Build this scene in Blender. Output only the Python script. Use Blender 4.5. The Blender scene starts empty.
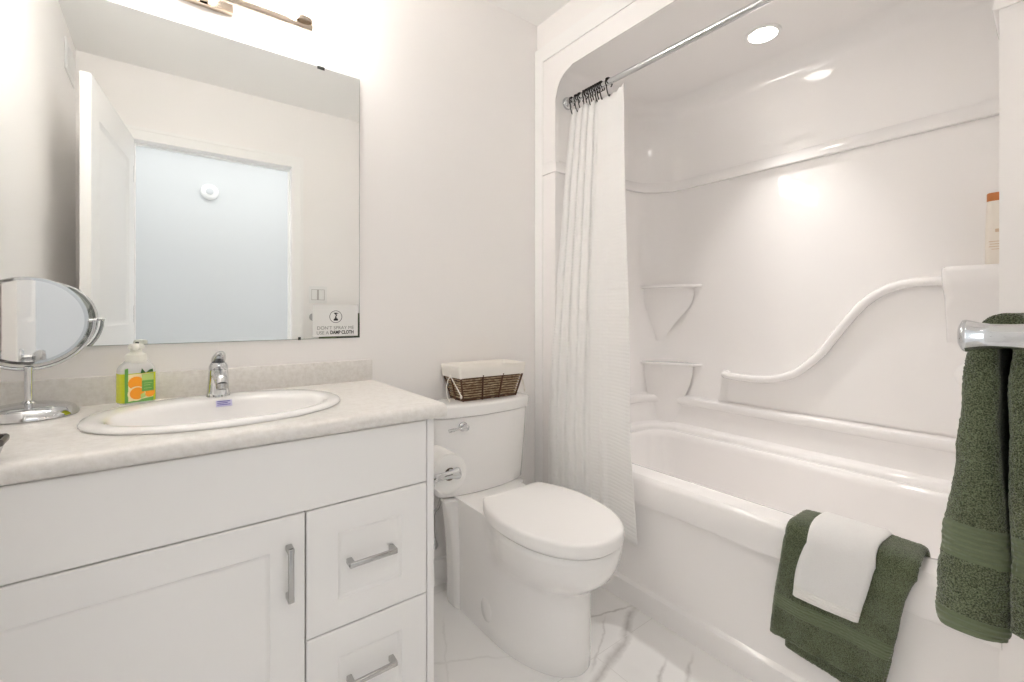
import bpy, bmesh, math, random
from mathutils import Vector, Matrix, noise

random.seed(7)
PI = math.pi
sc = bpy.context.scene
C = sc.collection

# ------------------------------------------------------------------ camera, world, big lights, exposure
CAMZ = 1.10
cd = bpy.data.cameras.new('camera')
cd.sensor_fit = 'HORIZONTAL'; cd.sensor_width = 36.0
cd.lens = 36.0 * 452.0 / 1024.0
cd.shift_x = 0.0
cd.shift_y = -(341.0 - 313.0) / 1024.0
cd.clip_start = 0.01
cam = bpy.data.objects.new('camera', cd); C.objects.link(cam)
cam.location = (0, 0, CAMZ)
cam.rotation_euler = (PI / 2, 0, -math.radians(37.27))
sc.camera = cam

w = bpy.data.worlds.new('world'); sc.world = w; w.use_nodes = True
bg = w.node_tree.nodes['Background']
bg.inputs[0].default_value = (0.975, 0.985, 1.0, 1); bg.inputs[1].default_value = 2.2

sc.view_settings.view_transform = 'Standard'
sc.view_settings.look = 'None'
sc.view_settings.gamma = 1.0
sc.view_settings.use_curve_mapping = False
sc.view_settings.exposure = 0.23
sc.cycles.max_bounces = 14; sc.cycles.diffuse_bounces = 12; sc.cycles.glossy_bounces = 10
sc.cycles.transmission_bounces = 8
sc.cycles.sample_clamp_indirect = 6.0


def area(name, loc, size, energy, col, rot=(0, 0, 0), shape='RECTANGLE', sy=None, spread=PI):
    l = bpy.data.lights.new(name, 'AREA'); l.shape = shape; l.size = size
    if sy: l.size_y = sy
    l.energy = energy; l.color = col; l.spread = spread
    o = bpy.data.objects.new(name, l); C.objects.link(o); o.location = loc; o.rotation_euler = rot
    return o


SHADE_E = 24.0
area('hall_fill_light', (0.35, -0.58, 2.44), 1.6, 8.0, (1.0, 0.985, 0.97), sy=0.7)  # first one: unseen area light added in the hallway to fill the room
area('downlight_lamp', (1.845, 0.81, 2.174), 0.085, 1.5, (1.0, 0.965, 0.94), shape='DISK', spread=math.radians(72))

# ------------------------------------------------------------------ materials
MATS = {}


def mat(name, col, rough=0.5, metal=0.0, coat=0.0, emit=0.0, spec=0.5, trans=0.0, ior=1.45, bump=None, var=None, sss=0.0, sheen=0.0):
    m = bpy.data.materials.new(name); m.use_nodes = True
    nt = m.node_tree; b = nt.nodes['Principled BSDF']
    b.inputs['Base Color'].default_value = (*col, 1)
    b.inputs['Roughness'].default_value = rough
    b.inputs['Metallic'].default_value = metal
    b.inputs['Coat Weight'].default_value = coat
    b.inputs['Coat Roughness'].default_value = 0.03
    b.inputs['Specular IOR Level'].default_value = spec
    b.inputs['Transmission Weight'].default_value = trans
    b.inputs['IOR'].default_value = ior
    b.inputs['Sheen Weight'].default_value = sheen
    if emit:
        b.inputs['Emission Color'].default_value = (*col, 1)
        b.inputs['Emission Strength'].default_value = emit
    tc = None
    if bump or var:
        tc = nt.nodes.new('ShaderNodeTexCoord')
    if bump:
        sc_, st, dist = bump
        n = nt.nodes.new('ShaderNodeTexNoise'); n.inputs['Scale'].default_value = sc_; n.inputs['Detail'].default_value = 4
        nt.links.new(tc.outputs['Object'], n.inputs['Vector'])
        bp = nt.nodes.new('ShaderNodeBump'); bp.inputs['Strength'].default_value = st; bp.inputs['Distance'].default_value = dist
        nt.links.new(n.outputs['Fac'], bp.inputs['Height']); nt.links.new(bp.outputs['Normal'], b.inputs['Normal'])
    if var:
        sc_, c2, lo, hi = var
        n = nt.nodes.new('ShaderNodeTexNoise'); n.inputs['Scale'].default_value = sc_; n.inputs['Detail'].default_value = 6
        n.inputs['Roughness'].default_value = 0.65
        nt.links.new(tc.outputs['Object'], n.inputs['Vector'])
        r = nt.nodes.new('ShaderNodeValToRGB')
        r.color_ramp.elements[0].position = lo; r.color_ramp.elements[0].color = (*col, 1)
        r.color_ramp.elements[1].position = hi; r.color_ramp.elements[1].color = (*c2, 1)
        nt.links.new(n.outputs['Fac'], r.inputs['Fac']); nt.links.new(r.outputs['Color'], b.inputs['Base Color'])
    MATS[name] = m
    return m


wall_m = mat('wall_paint', (0.925, 0.906, 0.893), 0.6, bump=(220, 0.06, 0.002))
ceil_m = mat('ceiling_paint', (0.92, 0.916, 0.905), 0.8)
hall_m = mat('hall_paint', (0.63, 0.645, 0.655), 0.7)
trim_m = mat('trim_paint', (0.93, 0.925, 0.915), 0.35)
doorp_m = mat('door_paint', (0.93, 0.925, 0.915), 0.35)
acryl_m = mat('white_acrylic', (0.93, 0.912, 0.902), 0.05, coat=0.25)
porc_m = mat('porcelain', (0.92, 0.910, 0.898), 0.07, coat=0.5)
seat_m = mat('seat_plastic', (0.925, 0.912, 0.90), 0.22)
cab_m = mat('cabinet_white', (0.915, 0.905, 0.892), 0.32)
gap_m = mat('cabinet_shadow_gap', (0.25, 0.23, 0.20), 0.7)
lam_m = mat('speckled_laminate', (0.82, 0.80, 0.77), 0.28, var=(70, (0.70, 0.67, 0.63), 0.40, 0.75))
chrome_m = mat('chrome', (0.66, 0.67, 0.68), 0.05, metal=1.0)
nickel_m = mat('satin_nickel', (0.62, 0.53, 0.44), 0.22, metal=1.0)
steel_m = mat('brushed_steel', (0.52, 0.515, 0.505), 0.25, metal=1.0)
mirror_m = mat('mirror_silver', (0.90, 0.92, 0.91), 0.0, metal=1.0)
mkmir_m = mat('vanity_mirror_silver', (0.90, 0.90, 0.89), 0.02, metal=1.0)
glassedge_m = mat('mirror_edge', (0.28, 0.33, 0.30), 0.2)
black_m = mat('black_metal', (0.02, 0.018, 0.016), 0.3, metal=0.6)
dark_m = mat('dark_mark', (0.03, 0.032, 0.028), 0.5)
bronze_m = mat('dark_bronze', (0.12, 0.11, 0.105), 0.3, metal=0.8)
greymet_m = mat('grey_tin', (0.45, 0.44, 0.43), 0.35, metal=0.7)
paper_m = mat('tissue_paper', (0.88, 0.865, 0.84), 0.9, bump=(160, 0.25, 0.002))
card_m = mat('cardboard', (0.20, 0.15, 0.11), 0.9)
signp_m = mat('sign_paper', (0.84, 0.84, 0.82), 0.5)
ink_m = mat('sign_black_ink', (0.02, 0.02, 0.02), 0.6)
inkg_m = mat('sign_grey_ink', (0.30, 0.30, 0.29), 0.6)
shade_m = mat('lit_frosted_glass', (1.0, 0.972, 0.935), 0.4, emit=SHADE_E)
lens_m = mat('lit_lens', (1.0, 0.97, 0.92), 0.4, emit=9.0)
liner_m = mat('cream_cotton', (0.87, 0.835, 0.78), 0.9, bump=(400, 0.3, 0.002))
wick_m = mat('brown_wicker', (0.26, 0.165, 0.09), 0.6, var=(60, (0.56, 0.43, 0.28), 0.38, 0.62))
stake_m = mat('dark_wicker_stake', (0.10, 0.045, 0.022), 0.55)
rubber_m = mat('grey_rubber', (0.12, 0.12, 0.12), 0.7)
plast_m = mat('white_plastic', (0.86, 0.86, 0.85), 0.3)
sticker_m = mat('lilac_sticker', (0.62, 0.60, 0.80), 0.5)
stickerink_m = mat('blue_ink', (0.16, 0.15, 0.45), 0.5)
pump_m = mat('cream_pump_plastic', (0.86, 0.86, 0.78), 0.3)
soapliq_m = mat('yellow_green_label', (0.62, 0.66, 0.03), 0.25)
soapclear_m = mat('clear_bottle_plastic', (0.93, 0.93, 0.90), 0.12, trans=0.25)
green_m = mat('label_green', (0.16, 0.42, 0.08), 0.3)
lime_m = mat('label_lime', (0.50, 0.66, 0.20), 0.3)
orange_m = mat('label_orange', (0.95, 0.36, 0.02), 0.3)
peel_m = mat('label_slice', (0.95, 0.80, 0.48), 0.3)
leaf_m = mat('label_leaf', (0.05, 0.16, 0.04), 0.3)
bottle_m = mat('cream_bottle', (0.86, 0.80, 0.72), 0.3)
ocap_m = mat('orange_brown_cap', (0.55, 0.19, 0.05), 0.35)
rust_m = mat('label_rust', (0.66, 0.50, 0.36), 0.5)


# --- marble tile floor
def floor_material():
    m = bpy.data.materials.new('marble_tile'); m.use_nodes = True
    nt = m.node_tree; N = nt.nodes; L = nt.links; b = N['Principled BSDF']
    b.inputs['Roughness'].default_value = 0.16
    tc = N.new('ShaderNodeTexCoord')
    wn = N.new('ShaderNodeTexNoise'); wn.inputs['Scale'].default_value = 7.0; wn.inputs['Detail'].default_value = 6
    wn.inputs['Roughness'].default_value = 0.6
    L.new(tc.outputs['Object'], wn.inputs['Vector'])
    sub = N.new('ShaderNodeVectorMath'); sub.operation = 'SUBTRACT'; sub.inputs[1].default_value = (0.5, 0.5, 0.5)
    L.new(wn.outputs['Color'], sub.inputs[0])
    scl = N.new('ShaderNodeVectorMath'); scl.operation = 'SCALE'; scl.inputs['Scale'].default_value = 0.07
    L.new(sub.outputs[0], scl.inputs[0])
    add = N.new('ShaderNodeVectorMath'); add.operation = 'ADD'
    L.new(tc.outputs['Object'], add.inputs[0]); L.new(scl.outputs[0], add.inputs[1])
    sx = N.new('ShaderNodeSeparateXYZ'); L.new(add.outputs[0], sx.inputs[0])
    total = None

    def mth(op, a, bb=None, clamp=False):
        n = N.new('ShaderNodeMath'); n.operation = op; n.use_clamp = clamp
        for i, v in enumerate((a, bb)):
            if v is None: continue
            if isinstance(v, (int, float)): n.inputs[i].default_value = v
            else: L.new(v, n.inputs[i])
        return n.outputs[0]
    # veins: (x0,y0,x1,y1,width,strength)
    VE = [(0.96, 0.885, 1.385, 1.060, 0.021, 0.52), (1.19, 1.150, 1.385, 1.080, 0.008, 0.5), (1.06, 0.965, 1.25, 1.09, 0.006, 0.3),
          (0.62, 1.30, 0.86, 1.16, 0.006, 0.16), (0.58, 1.02, 0.78, 1.42, 0.005, 0.14), (1.12, 0.79, 1.24, 0.835, 0.010, 0.45),
          (1.18, 0.73, 1.33, 0.80, 0.008, 0.35), (0.60, 0.75, 0.85, 0.95, 0.008, 0.2), (0.3, 0.3, 1.3, 0.45, 0.012, 0.4),
          (-0.2, 0.2, 0.5, 1.0, 0.012, 0.4)]
    for (x0, y0, x1, y1, wd, st) in VE:
        dx, dy = x1 - x0, y1 - y0; ln = math.hypot(dx, dy); ux, uy = dx / ln, dy / ln
        d = mth('ADD', mth('MULTIPLY', sx.outputs[0], -uy), mth('MULTIPLY', sx.outputs[1], ux))
        d = mth('ABSOLUTE', mth('SUBTRACT', d, -uy * x0 + ux * y0))
        t = mth('ADD', mth('MULTIPLY', sx.outputs[0], ux), mth('MULTIPLY', sx.outputs[1], uy))
        t = mth('ABSOLUTE', mth('SUBTRACT', t, ux * (x0 + x1) / 2 + uy * (y0 + y1) / 2))
        k = mth('SUBTRACT', 1.0, mth('DIVIDE', d, wd), True)
        k2 = mth('MULTIPLY', mth('SUBTRACT', ln / 2 + 0.04, t), 14.0, True)
        v = mth('MULTIPLY', mth('MULTIPLY', k, k2), st)
        total = v if total is None else mth('MAXIMUM', total, v)
    n2 = N.new('ShaderNodeTexNoise'); n2.inputs['Scale'].default_value = 26; n2.inputs['Detail'].default_value = 6
    L.new(tc.outputs['Object'], n2.inputs['Vector'])
    total = mth('MULTIPLY', total, mth('ADD', mth('MULTIPLY', n2.outputs['Fac'], 1.2), 0.3))
    n3 = N.new('ShaderNodeTexNoise'); n3.inputs['Scale'].default_value = 3.0; n3.inputs['Detail'].default_value = 5
    L.new(tc.outputs['Object'], n3.inputs['Vector'])
    cloud = mth('MULTIPLY', mth('SUBTRACT', n3.outputs['Fac'], 0.52, True), 0.5)
    total = mth('ADD', total, cloud, True)
    # grout
    br = N.new('ShaderNodeTexBrick'); br.offset = 0.5
    br.inputs['Scale'].default_value = 1.0; br.inputs['Brick Width'].default_value = 1.20; br.inputs['Row Height'].default_value = 0.60
    br.inputs['Mortar Size'].default_value = 0.0010; br.inputs['Mortar Smooth'].default_value = 0.2
    mp = N.new('ShaderNodeMapping'); mp.inputs['Location'].default_value = (0.11, 0.21, 0)
    L.new(tc.outputs['Object'], mp.inputs['Vector']); L.new(mp.outputs[0], br.inputs['Vector'])
    mx = N.new('ShaderNodeMix'); mx.data_type = 'RGBA'
    mx.inputs[6].default_value = (0.91, 0.90, 0.89, 1); mx.inputs[7].default_value = (0.27, 0.245, 0.225, 1)
    L.new(total, mx.inputs[0])
    mx2 = N.new('ShaderNodeMix'); mx2.data_type = 'RGBA'
    L.new(br.outputs['Fac'], mx2.inputs[0]); L.new(mx.outputs[2], mx2.inputs[6]); mx2.inputs[7].default_value = (0.74, 0.725, 0.71, 1)
    L.new(mx2.outputs[2], b.inputs['Base Color'])
    return m


floor_m = floor_material()


# --- terry towels: V of the UV map runs down the cloth in metres
def towel_material(name, base, dark, band, bands, grain=520.0):
    m = bpy.data.materials.new(name); m.use_nodes = True
    nt = m.node_tree; N = nt.nodes; L = nt.links; b = N['Principled BSDF']
    b.inputs['Roughness'].default_value = 0.95; b.inputs['Specular IOR Level'].default_value = 0.15
    b.inputs['Sheen Weight'].default_value = 0.35; b.inputs['Sheen Roughness'].default_value = 0.5
    tc = N.new('ShaderNodeTexCoord'); uv = N.new('ShaderNodeSeparateXYZ'); L.new(tc.outputs['UV'], uv.inputs[0])
    n = N.new('ShaderNodeTexNoise'); n.inputs['Scale'].default_value = grain; n.inputs['Detail'].default_value = 2
    L.new(tc.outputs['Object'], n.inputs['Vector'])
    n2 = N.new('ShaderNodeTexNoise'); n2.inputs['Scale'].default_value = 28; n2.inputs['Detail'].default_value = 3
    L.new(tc.outputs['Object'], n2.inputs['Vector'])
    r = N.new('ShaderNodeValToRGB'); r.color_ramp.elements[0].position = 0.38; r.color_ramp.elements[1].position = 0.62
    r.color_ramp.elements[0].color = (*dark, 1); r.color_ramp.elements[1].color = (*base, 1)
    av = N.new('ShaderNodeMath'); av.operation = 'MULTIPLY_ADD'; av.inputs[1].default_value = 0.15; L.new(n2.outputs['Fac'], av.inputs[0])
    sc2 = N.new('ShaderNodeMath'); sc2.operation = 'MULTIPLY'; sc2.inputs[1].default_value = 0.85; L.new(n.outputs['Fac'], sc2.inputs[0])
    L.new(sc2.outputs[0], av.inputs[2]); L.new(av.outputs[0], r.inputs['Fac'])
    mask = None
    for (v0, v1) in bands:
        c = N.new('ShaderNodeMath'); c.operation = 'COMPARE'; c.inputs[1].default_value = (v0 + v1) / 2; c.inputs[2].default_value = (v1 - v0) / 2
        L.new(uv.outputs[1], c.inputs[0])
        if mask is None: mask = c.outputs[0]
        else:
            a = N.new('ShaderNodeMath'); a.operation = 'MAXIMUM'; L.new(mask, a.inputs[0]); L.new(c.outputs[0], a.inputs[1]); mask = a.outputs[0]
    wv = N.new('ShaderNodeMath'); wv.operation = 'SINE'; ws = N.new('ShaderNodeMath'); ws.operation = 'MULTIPLY'; ws.inputs[1].default_value = 2 * PI / 0.0075
    L.new(uv.outputs[1], ws.inputs[0]); L.new(ws.outputs[0], wv.inputs[0])
    mx = N.new('ShaderNodeMix'); mx.data_type = 'RGBA'; mx.inputs[7].default_value = (*band, 1)
    if mask is not None: L.new(mask, mx.inputs[0])
    else: mx.inputs[0].default_value = 0
    L.new(r.outputs['Color'], mx.inputs[6]); L.new(mx.outputs[2], b.inputs['Base Color'])
    h = N.new('ShaderNodeMix'); h.data_type = 'FLOAT'
    if mask is not None: L.new(mask, h.inputs[0])
    else: h.inputs[0].default_value = 0
    L.new(n.outputs['Fac'], h.inputs[2]); wq = N.new('ShaderNodeMath'); wq.operation = 'MULTIPLY'; wq.inputs[1].default_value = 0.28
    L.new(wv.outputs[0], wq.inputs[0]); L.new(wq.outputs[0], h.inputs[3])
    bp = N.new('ShaderNodeBump'); bp.inputs['Strength'].default_value = 0.8; bp.inputs['Distance'].default_value = 0.003
    L.new(h.outputs[0], bp.inputs['Height']); L.new(bp.outputs['Normal'], b.inputs['Normal'])
    return m


GREEN = ((0.185, 0.215, 0.125), (0.028, 0.038, 0.017), (0.150, 0.180, 0.105))


def curtain_material():
    m = bpy.data.materials.new('waffle_curtain'); m.use_nodes = True
    nt = m.node_tree; N = nt.nodes; L = nt.links; b = N['Principled BSDF']
    b.inputs['Base Color'].default_value = (0.95, 0.945, 0.935, 1); b.inputs['Roughness'].default_value = 0.85
    b.inputs['Specular IOR Level'].default_value = 0.2
    tr = N.new('ShaderNodeBsdfTranslucent'); tr.inputs[0].default_value = (0.92, 0.91, 0.89, 1)
    mix = N.new('ShaderNodeMixShader'); mix.inputs[0].default_value = 0.12
    L.new(b.outputs[0], mix.inputs[1]); L.new(tr.outputs[0], mix.inputs[2]); L.new(mix.outputs[0], N['Material Output'].inputs[0])
    tc = N.new('ShaderNodeTexCoord'); s = N.new('ShaderNodeSeparateXYZ'); L.new(tc.outputs['UV'], s.inputs[0])
    out = []
    for i, per in ((1, 0.014), (0, 0.014)):
        a = N.new('ShaderNodeMath'); a.operation = 'MULTIPLY'; a.inputs[1].default_value = PI / per; L.new(s.outputs[i], a.inputs[0])
        c = N.new('ShaderNodeMath'); c.operation = 'SINE'; L.new(a.outputs[0], c.inputs[0])
        d = N.new('ShaderNodeMath'); d.operation = 'ABSOLUTE'; L.new(c.outputs[0], d.inputs[0]); out.append(d.outputs[0])
    half = N.new('ShaderNodeMath'); half.operation = 'MULTIPLY'; half.inputs[1].default_value = 0.4; L.new(out[1], half.inputs[0])
    ad = N.new('ShaderNodeMath'); ad.operation = 'ADD'; L.new(out[0], ad.inputs[0]); L.new(half.outputs[0], ad.inputs[1])
    bp = N.new('ShaderNodeBump'); bp.inputs['Strength'].default_value = 0.45; bp.inputs['Distance'].default_value = 0.0020
    L.new(ad.outputs[0], bp.inputs['Height']); L.new(bp.outputs['Normal'], b.inputs['Normal'])
    return m


curtain_m = curtain_material()

# ------------------------------------------------------------------ helpers
ORG = {}


def thing(name, label, cat, loc=(0, 0, 0), rotz=0.0, group=None):
    o = bpy.data.objects.new(name, None); C.objects.link(o)
    o.empty_display_size = 0.05
    o.location = loc; o.rotation_euler = (0, 0, rotz)
    o['label'] = label; o['category'] = cat
    if group: o['group'] = group
    ORG[o] = Vector(loc)
    return o


def tag(o, label, cat, group=None):
    o['label'] = label; o['category'] = cat
    if group: o['group'] = group
    return o


def obj(name, bm, m, parent=None, local=False, smooth=40, label=None, kind=None):
    """link a bmesh as one mesh object; world coordinates unless local"""
    bmesh.ops.recalc_face_normals(bm, faces=bm.faces[:])
    org = Vector((0, 0, 0))
    if parent is not None:
        if not local:
            org = ORG[parent]; bmesh.ops.translate(bm, verts=bm.verts[:], vec=-org)
    else:
        # give a free-standing mesh an origin at its own base
        if bm.verts and kind != 'structure' and not local:
            xs = [v.co.x for v in bm.verts]; ys = [v.co.y for v in bm.verts]; zs = [v.co.z for v in bm.verts]
            org = Vector(((min(xs) + max(xs)) / 2, (min(ys) + max(ys)) / 2, min(zs)))
            bmesh.ops.translate(bm, verts=bm.verts[:], vec=-org)
    me = bpy.data.meshes.new(name); bm.to_mesh(me); bm.free()
    if isinstance(m, (list, tuple)):
        for x in m: me.materials.append(x)
    else: me.materials.append(m)
    if smooth:
        for p in me.polygons: p.use_smooth = True
        me.set_sharp_from_angle(angle=math.radians(smooth))
    o = bpy.data.objects.new(name, me); C.objects.link(o)
    if parent is not None: o.parent = parent; ORG[o] = ORG[parent]
    else: o.location = org; ORG[o] = org
    if label: o['label'] = label
    if kind: o['kind'] = kind
    return o


def struct(name, bm, m, parent=None, smooth=40):
    return obj(name, bm, m, parent, kind='structure' if parent is None else None, smooth=smooth)


def NB(): return bmesh.new()


def box(bm, x0, x1, y0, y1, z0, z1, bev=0.0, seg=2, mi=0):
    r = bmesh.ops.create_cube(bm, size=1.0)
    vs = r['verts']
    for v in vs:
        v.co = Vector((x0 + (v.co.x + .5) * (x1 - x0), y0 + (v.co.y + .5) * (y1 - y0), z0 + (v.co.z + .5) * (z1 - z0)))
    fs = set(f for v in vs for f in v.link_faces)
    for f in fs: f.material_index = mi
    if bev > 0:
        es = list(set(e for v in vs for e in v.link_edges))
        bmesh.ops.bevel(bm, geom=es, offset=bev, offset_type='OFFSET', segments=seg, profile=0.5, affect='EDGES', clamp_overlap=True)
    return bm


def loft(bm, loops, closed=True, cap0=False, cap1=False, mi=0, uvs=None):
    rows = [[bm.verts.new(p) for p in l] for l in loops]
    n = len(rows[0]); faces = []
    for a, b in zip(rows[:-1], rows[1:]):
        for i in range(n if closed else n - 1):
            j = (i + 1) % n
            try:
                f = bm.faces.new((a[i], a[j], b[j], b[i])); f.material_index = mi; faces.append(f)
            except ValueError: pass
    if cap0:
        f = bm.faces.new(rows[0]); f.material_index = mi
    if cap1:
        f = bm.faces.new(rows[-1]); f.material_index = mi
    return rows


def circ(c, ax, r, n=24, r2=None, ph=0.0):
    """ring of points about c, normal ax"""
    ax = Vector(ax).normalized()
    u = ax.orthogonal().normalized()
    if abs(ax.z) > 0.99: u = Vector((1, 0, 0))
    elif abs(ax.z) < 0.01: u = Vector((0, 0, 1))
    v = ax.cross(u)
    r2 = r if r2 is None else r2
    return [Vector(c) + u * r * math.cos(ph + 2 * PI * i / n) + v * r2 * math.sin(ph + 2 * PI * i / n) for i in range(n)]


def lathe(bm, c, ax, prof, n=28, cap0=True, cap1=True, mi=0):
    """prof: (r, h) along ax from c"""
    ax = Vector(ax).normalized(); c = Vector(c)
    loft(bm, [circ(c + ax * h, ax, max(r, 1e-4), n) for r, h in prof], True, cap0, cap1, mi)
    return bm


def tube(bm, pts, r, n=12, caps=True, mi=0, flat=1.0):
    pts = [Vector(p) for p in pts]
    rr = r if isinstance(r, (list, tuple)) else [r] * len(pts)
    loops = []; up = None
    for i, p in enumerate(pts):
        t = (pts[min(i + 1, len(pts) - 1)] - pts[max(i - 1, 0)]).normalized()
        if up is None:
            up = t.orthogonal().normalized()
        up = (up - t * up.dot(t)).normalized()
        s = t.cross(up)
        loops.append([p + (up * math.cos(2 * PI * k / n) + s * flat * math.sin(2 * PI * k / n)) * rr[i] for k in range(n)])
    loft(bm, loops, True, caps, caps, mi)
    return bm


def smooth_path(pts, k=8):
    """Catmull-Rom through pts"""
    P = [Vector(p) for p in pts]; out = []
    for i in range(len(P) - 1):
        p0 = P[max(i - 1, 0)]; p1 = P[i]; p2 = P[i + 1]; p3 = P[min(i + 2, len(P) - 1)]
        for j in range(k):
            t = j / k
            out.append(0.5 * ((2 * p1) + (p2 - p0) * t + (2 * p0 - 5 * p1 + 4 * p2 - p3) * t * t + (3 * p1 - p0 - 3 * p2 + p3) * t ** 3))
    out.append(P[-1]); return out


def rrect(x0, x1, y0, y1, r, n=6):
    """closed rounded rectangle in plan, fixed point count"""
    out = []
    for cx, cy, a0 in ((x1 - r, y1 - r, 0), (x0 + r, y1 - r, PI / 2), (x0 + r, y0 + r, PI), (x1 - r, y0 + r, 1.5 * PI)):
        for i in range(n + 1):
            a = a0 + PI / 2 * i / n
            out.append((cx + r * math.cos(a), cy + r * math.sin(a)))
    return out


def extrude_poly(bm, pts, vec, mi=0):
    a = [bm.verts.new(p) for p in pts]; b = [bm.verts.new(Vector(p) + Vector(vec)) for p in pts]
    n = len(a)
    f = [bm.faces.new(a), bm.faces.new(list(reversed(b)))]
    for i in range(n):
        f.append(bm.faces.new((a[i], a[(i + 1) % n], b[(i + 1) % n], b[i])))
    for q in f: q.material_index = mi
    return bm


def panel_board(bm, O, U, V, Nn, wdt, hgt, thk, panels, depth=0.007, bw=0.012, edge=0.002, both=False, raised=0.0):
    """board spanned by U (width) and V (height) from O; front face on the +N side with routed panels"""
    O, U, V, Nn = Vector(O), Vector(U).normalized(), Vector(V).normalized(), Vector(Nn).normalized()
    P = lambda u, v, n: O + U * u + V * v + Nn * n

    def face_side(sgn, n0):
        us = sorted(set([edge, wdt - edge] + [p for q in panels for p in q[:2]]))
        vs = sorted(set([edge, hgt - edge] + [p for q in panels for p in q[2:]]))
        for i in range(len(us) - 1):
            for j in range(len(vs) - 1):
                cu, cv = (us[i] + us[i + 1]) / 2, (vs[j] + vs[j + 1]) / 2
                if any(q[0] < cu < q[1] and q[2] < cv < q[3] for q in panels): continue
                bm.faces.new([bm.verts.new(P(a, b, n0)) for a, b in ((us[i], vs[j]), (us[i + 1], vs[j]), (us[i + 1], vs[j + 1]), (us[i], vs[j + 1]))])
        for (u0, u1, v0, v1) in panels:
            steps = [(0, 0), (0.0015, -0.0015), (bw * .9, -depth), (bw, -depth)]
            if raised: steps += [(bw + 0.012, -depth), (bw + 0.03, -depth + raised)]
            loops = [[P(u0 + s, v0 + s, n0 + sgn * d), P(u1 - s, v0 + s, n0 + sgn * d), P(u1 - s, v1 - s, n0 + sgn * d), P(u0 + s, v1 - s, n0 + sgn * d)] for s, d in steps]
            loft(bm, loops, True, False, True)
    face_side(1, 0.0)
    R = lambda e, n: [P(e, e, n), P(wdt - e, e, n), P(wdt - e, hgt - e, n), P(e, hgt - e, n)]
    loft(bm, [R(edge, 0), R(0, -edge), R(0, -thk + edge), R(edge, -thk)], True, False, not both)
    if both: face_side(-1, -thk)
    bmesh.ops.remove_doubles(bm, verts=bm.verts[:], dist=1e-5)
    return bm


def text_mesh(name, body, size, m, parent, loc, rot, extr=0.0004, bold=0.0, xscale=1.0):
    cu = bpy.data.curves.new(name, 'FONT'); cu.body = body; cu.size = size; cu.extrude = extr; cu.offset = bold
    cu.align_x = 'CENTER'; cu.align_y = 'CENTER'
    tmp = bpy.data.objects.new('tmp', cu); C.objects.link(tmp)
    bpy.context.view_layer.update()
    me = bpy.data.meshes.new_from_object(tmp.evaluated_get(bpy.context.evaluated_depsgraph_get()))
    C.objects.unlink(tmp); bpy.data.objects.remove(tmp)
    M = Matrix.Translation(Vector(loc) - ORG[parent]) @ Matrix(rot) @ Matrix.Diagonal((xscale, 1, 1, 1))
    me.transform(M); me.materials.clear(); me.materials.append(m); me.name = name
    o = bpy.data.objects.new(name, me); C.objects.link(o); o.parent = parent; ORG[o] = ORG[parent]
    return o


# ------------------------------------------------------------------ dimensions of the place (metres; camera over the origin)
D = 1.65; XL = -0.384; XA = 1.408; CEIL = 2.473; YN = 0.03; XB = 2.13; FL0, FL1 = 0.136, 1.506

# ------------------------------------------------------------------ structure
b = NB(); box(b, -2.6, 3.2, -1.25, 1.8, -0.08, 0.0); struct('floor', b, floor_m, smooth=0)
b = NB(); box(b, -0.5, 2.35, -0.09, 1.8, CEIL, CEIL + 0.08); struct('ceiling', b, ceil_m, smooth=0)
b = NB(); box(b, XL - 0.1, 2.35, D, D + 0.1, 0, CEIL); struct('wall_back', b, wall_m, smooth=0)
b = NB(); box(b, XL - 0.1, XL, -0.08, D, 0, CEIL); struct('wall_left', b, wall_m, smooth=0)
b = NB()
extrude_poly(b, [(-0.384, YN, 0), (-0.172, YN, 0), (-0.172, YN, 2.082), (0.672, YN, 2.082), (0.672, YN, 0), (2.35, YN, 0), (2.35, YN, CEIL), (-0.384, YN, CEIL)], (0, -0.11, 0))
struct('wall_front', b, wall_m, smooth=0)
b = NB(); box(b, XA, XA + 0.1, YN, D, 2.25, CEIL); box(b, 2.25, 2.35, YN, D, 0, CEIL); struct('wall_right', b, wall_m, smooth=0)
b = NB(); box(b, -2.6, 3.2, -1.2, -1.1, 0, CEIL); struct('wall_hall', b, hall_m, smooth=0)
b = NB(); box(b, -2.6, 3.2, -1.2, -0.09, CEIL, CEIL + 0.08); struct('ceiling_hall', b, ceil_m, smooth=0)
b = NB(); box(b, -2.6, XL - 0.1, -0.08, 0.03, 0, CEIL); box(b, 2.35, 3.2, -0.08, 0.03, 0, CEIL); struct('wall_hall_side', b, hall_m, smooth=0)
# baseboard behind the toilet
b = NB()
extrude_poly(b, [(0.569, D, 0), (0.569, D - 0.014, 0), (0.569, D - 0.014, 0.08), (0.569, D - 0.009, 0.095), (0.569, D, 0.10)], (XA - 0.03 - 0.569, 0, 0))
struct('baseboard_back', b, trim_m)
b = NB()
extrude_poly(b, [(0.72, YN, 0), (0.72, YN + 0.014, 0), (0.72, YN + 0.014, 0.08), (0.72, YN + 0.009, 0.095), (0.72, YN, 0.10)], (XA - 0.05 - 0.72, 0, 0))
struct('baseboard_front', b, trim_m)
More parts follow.
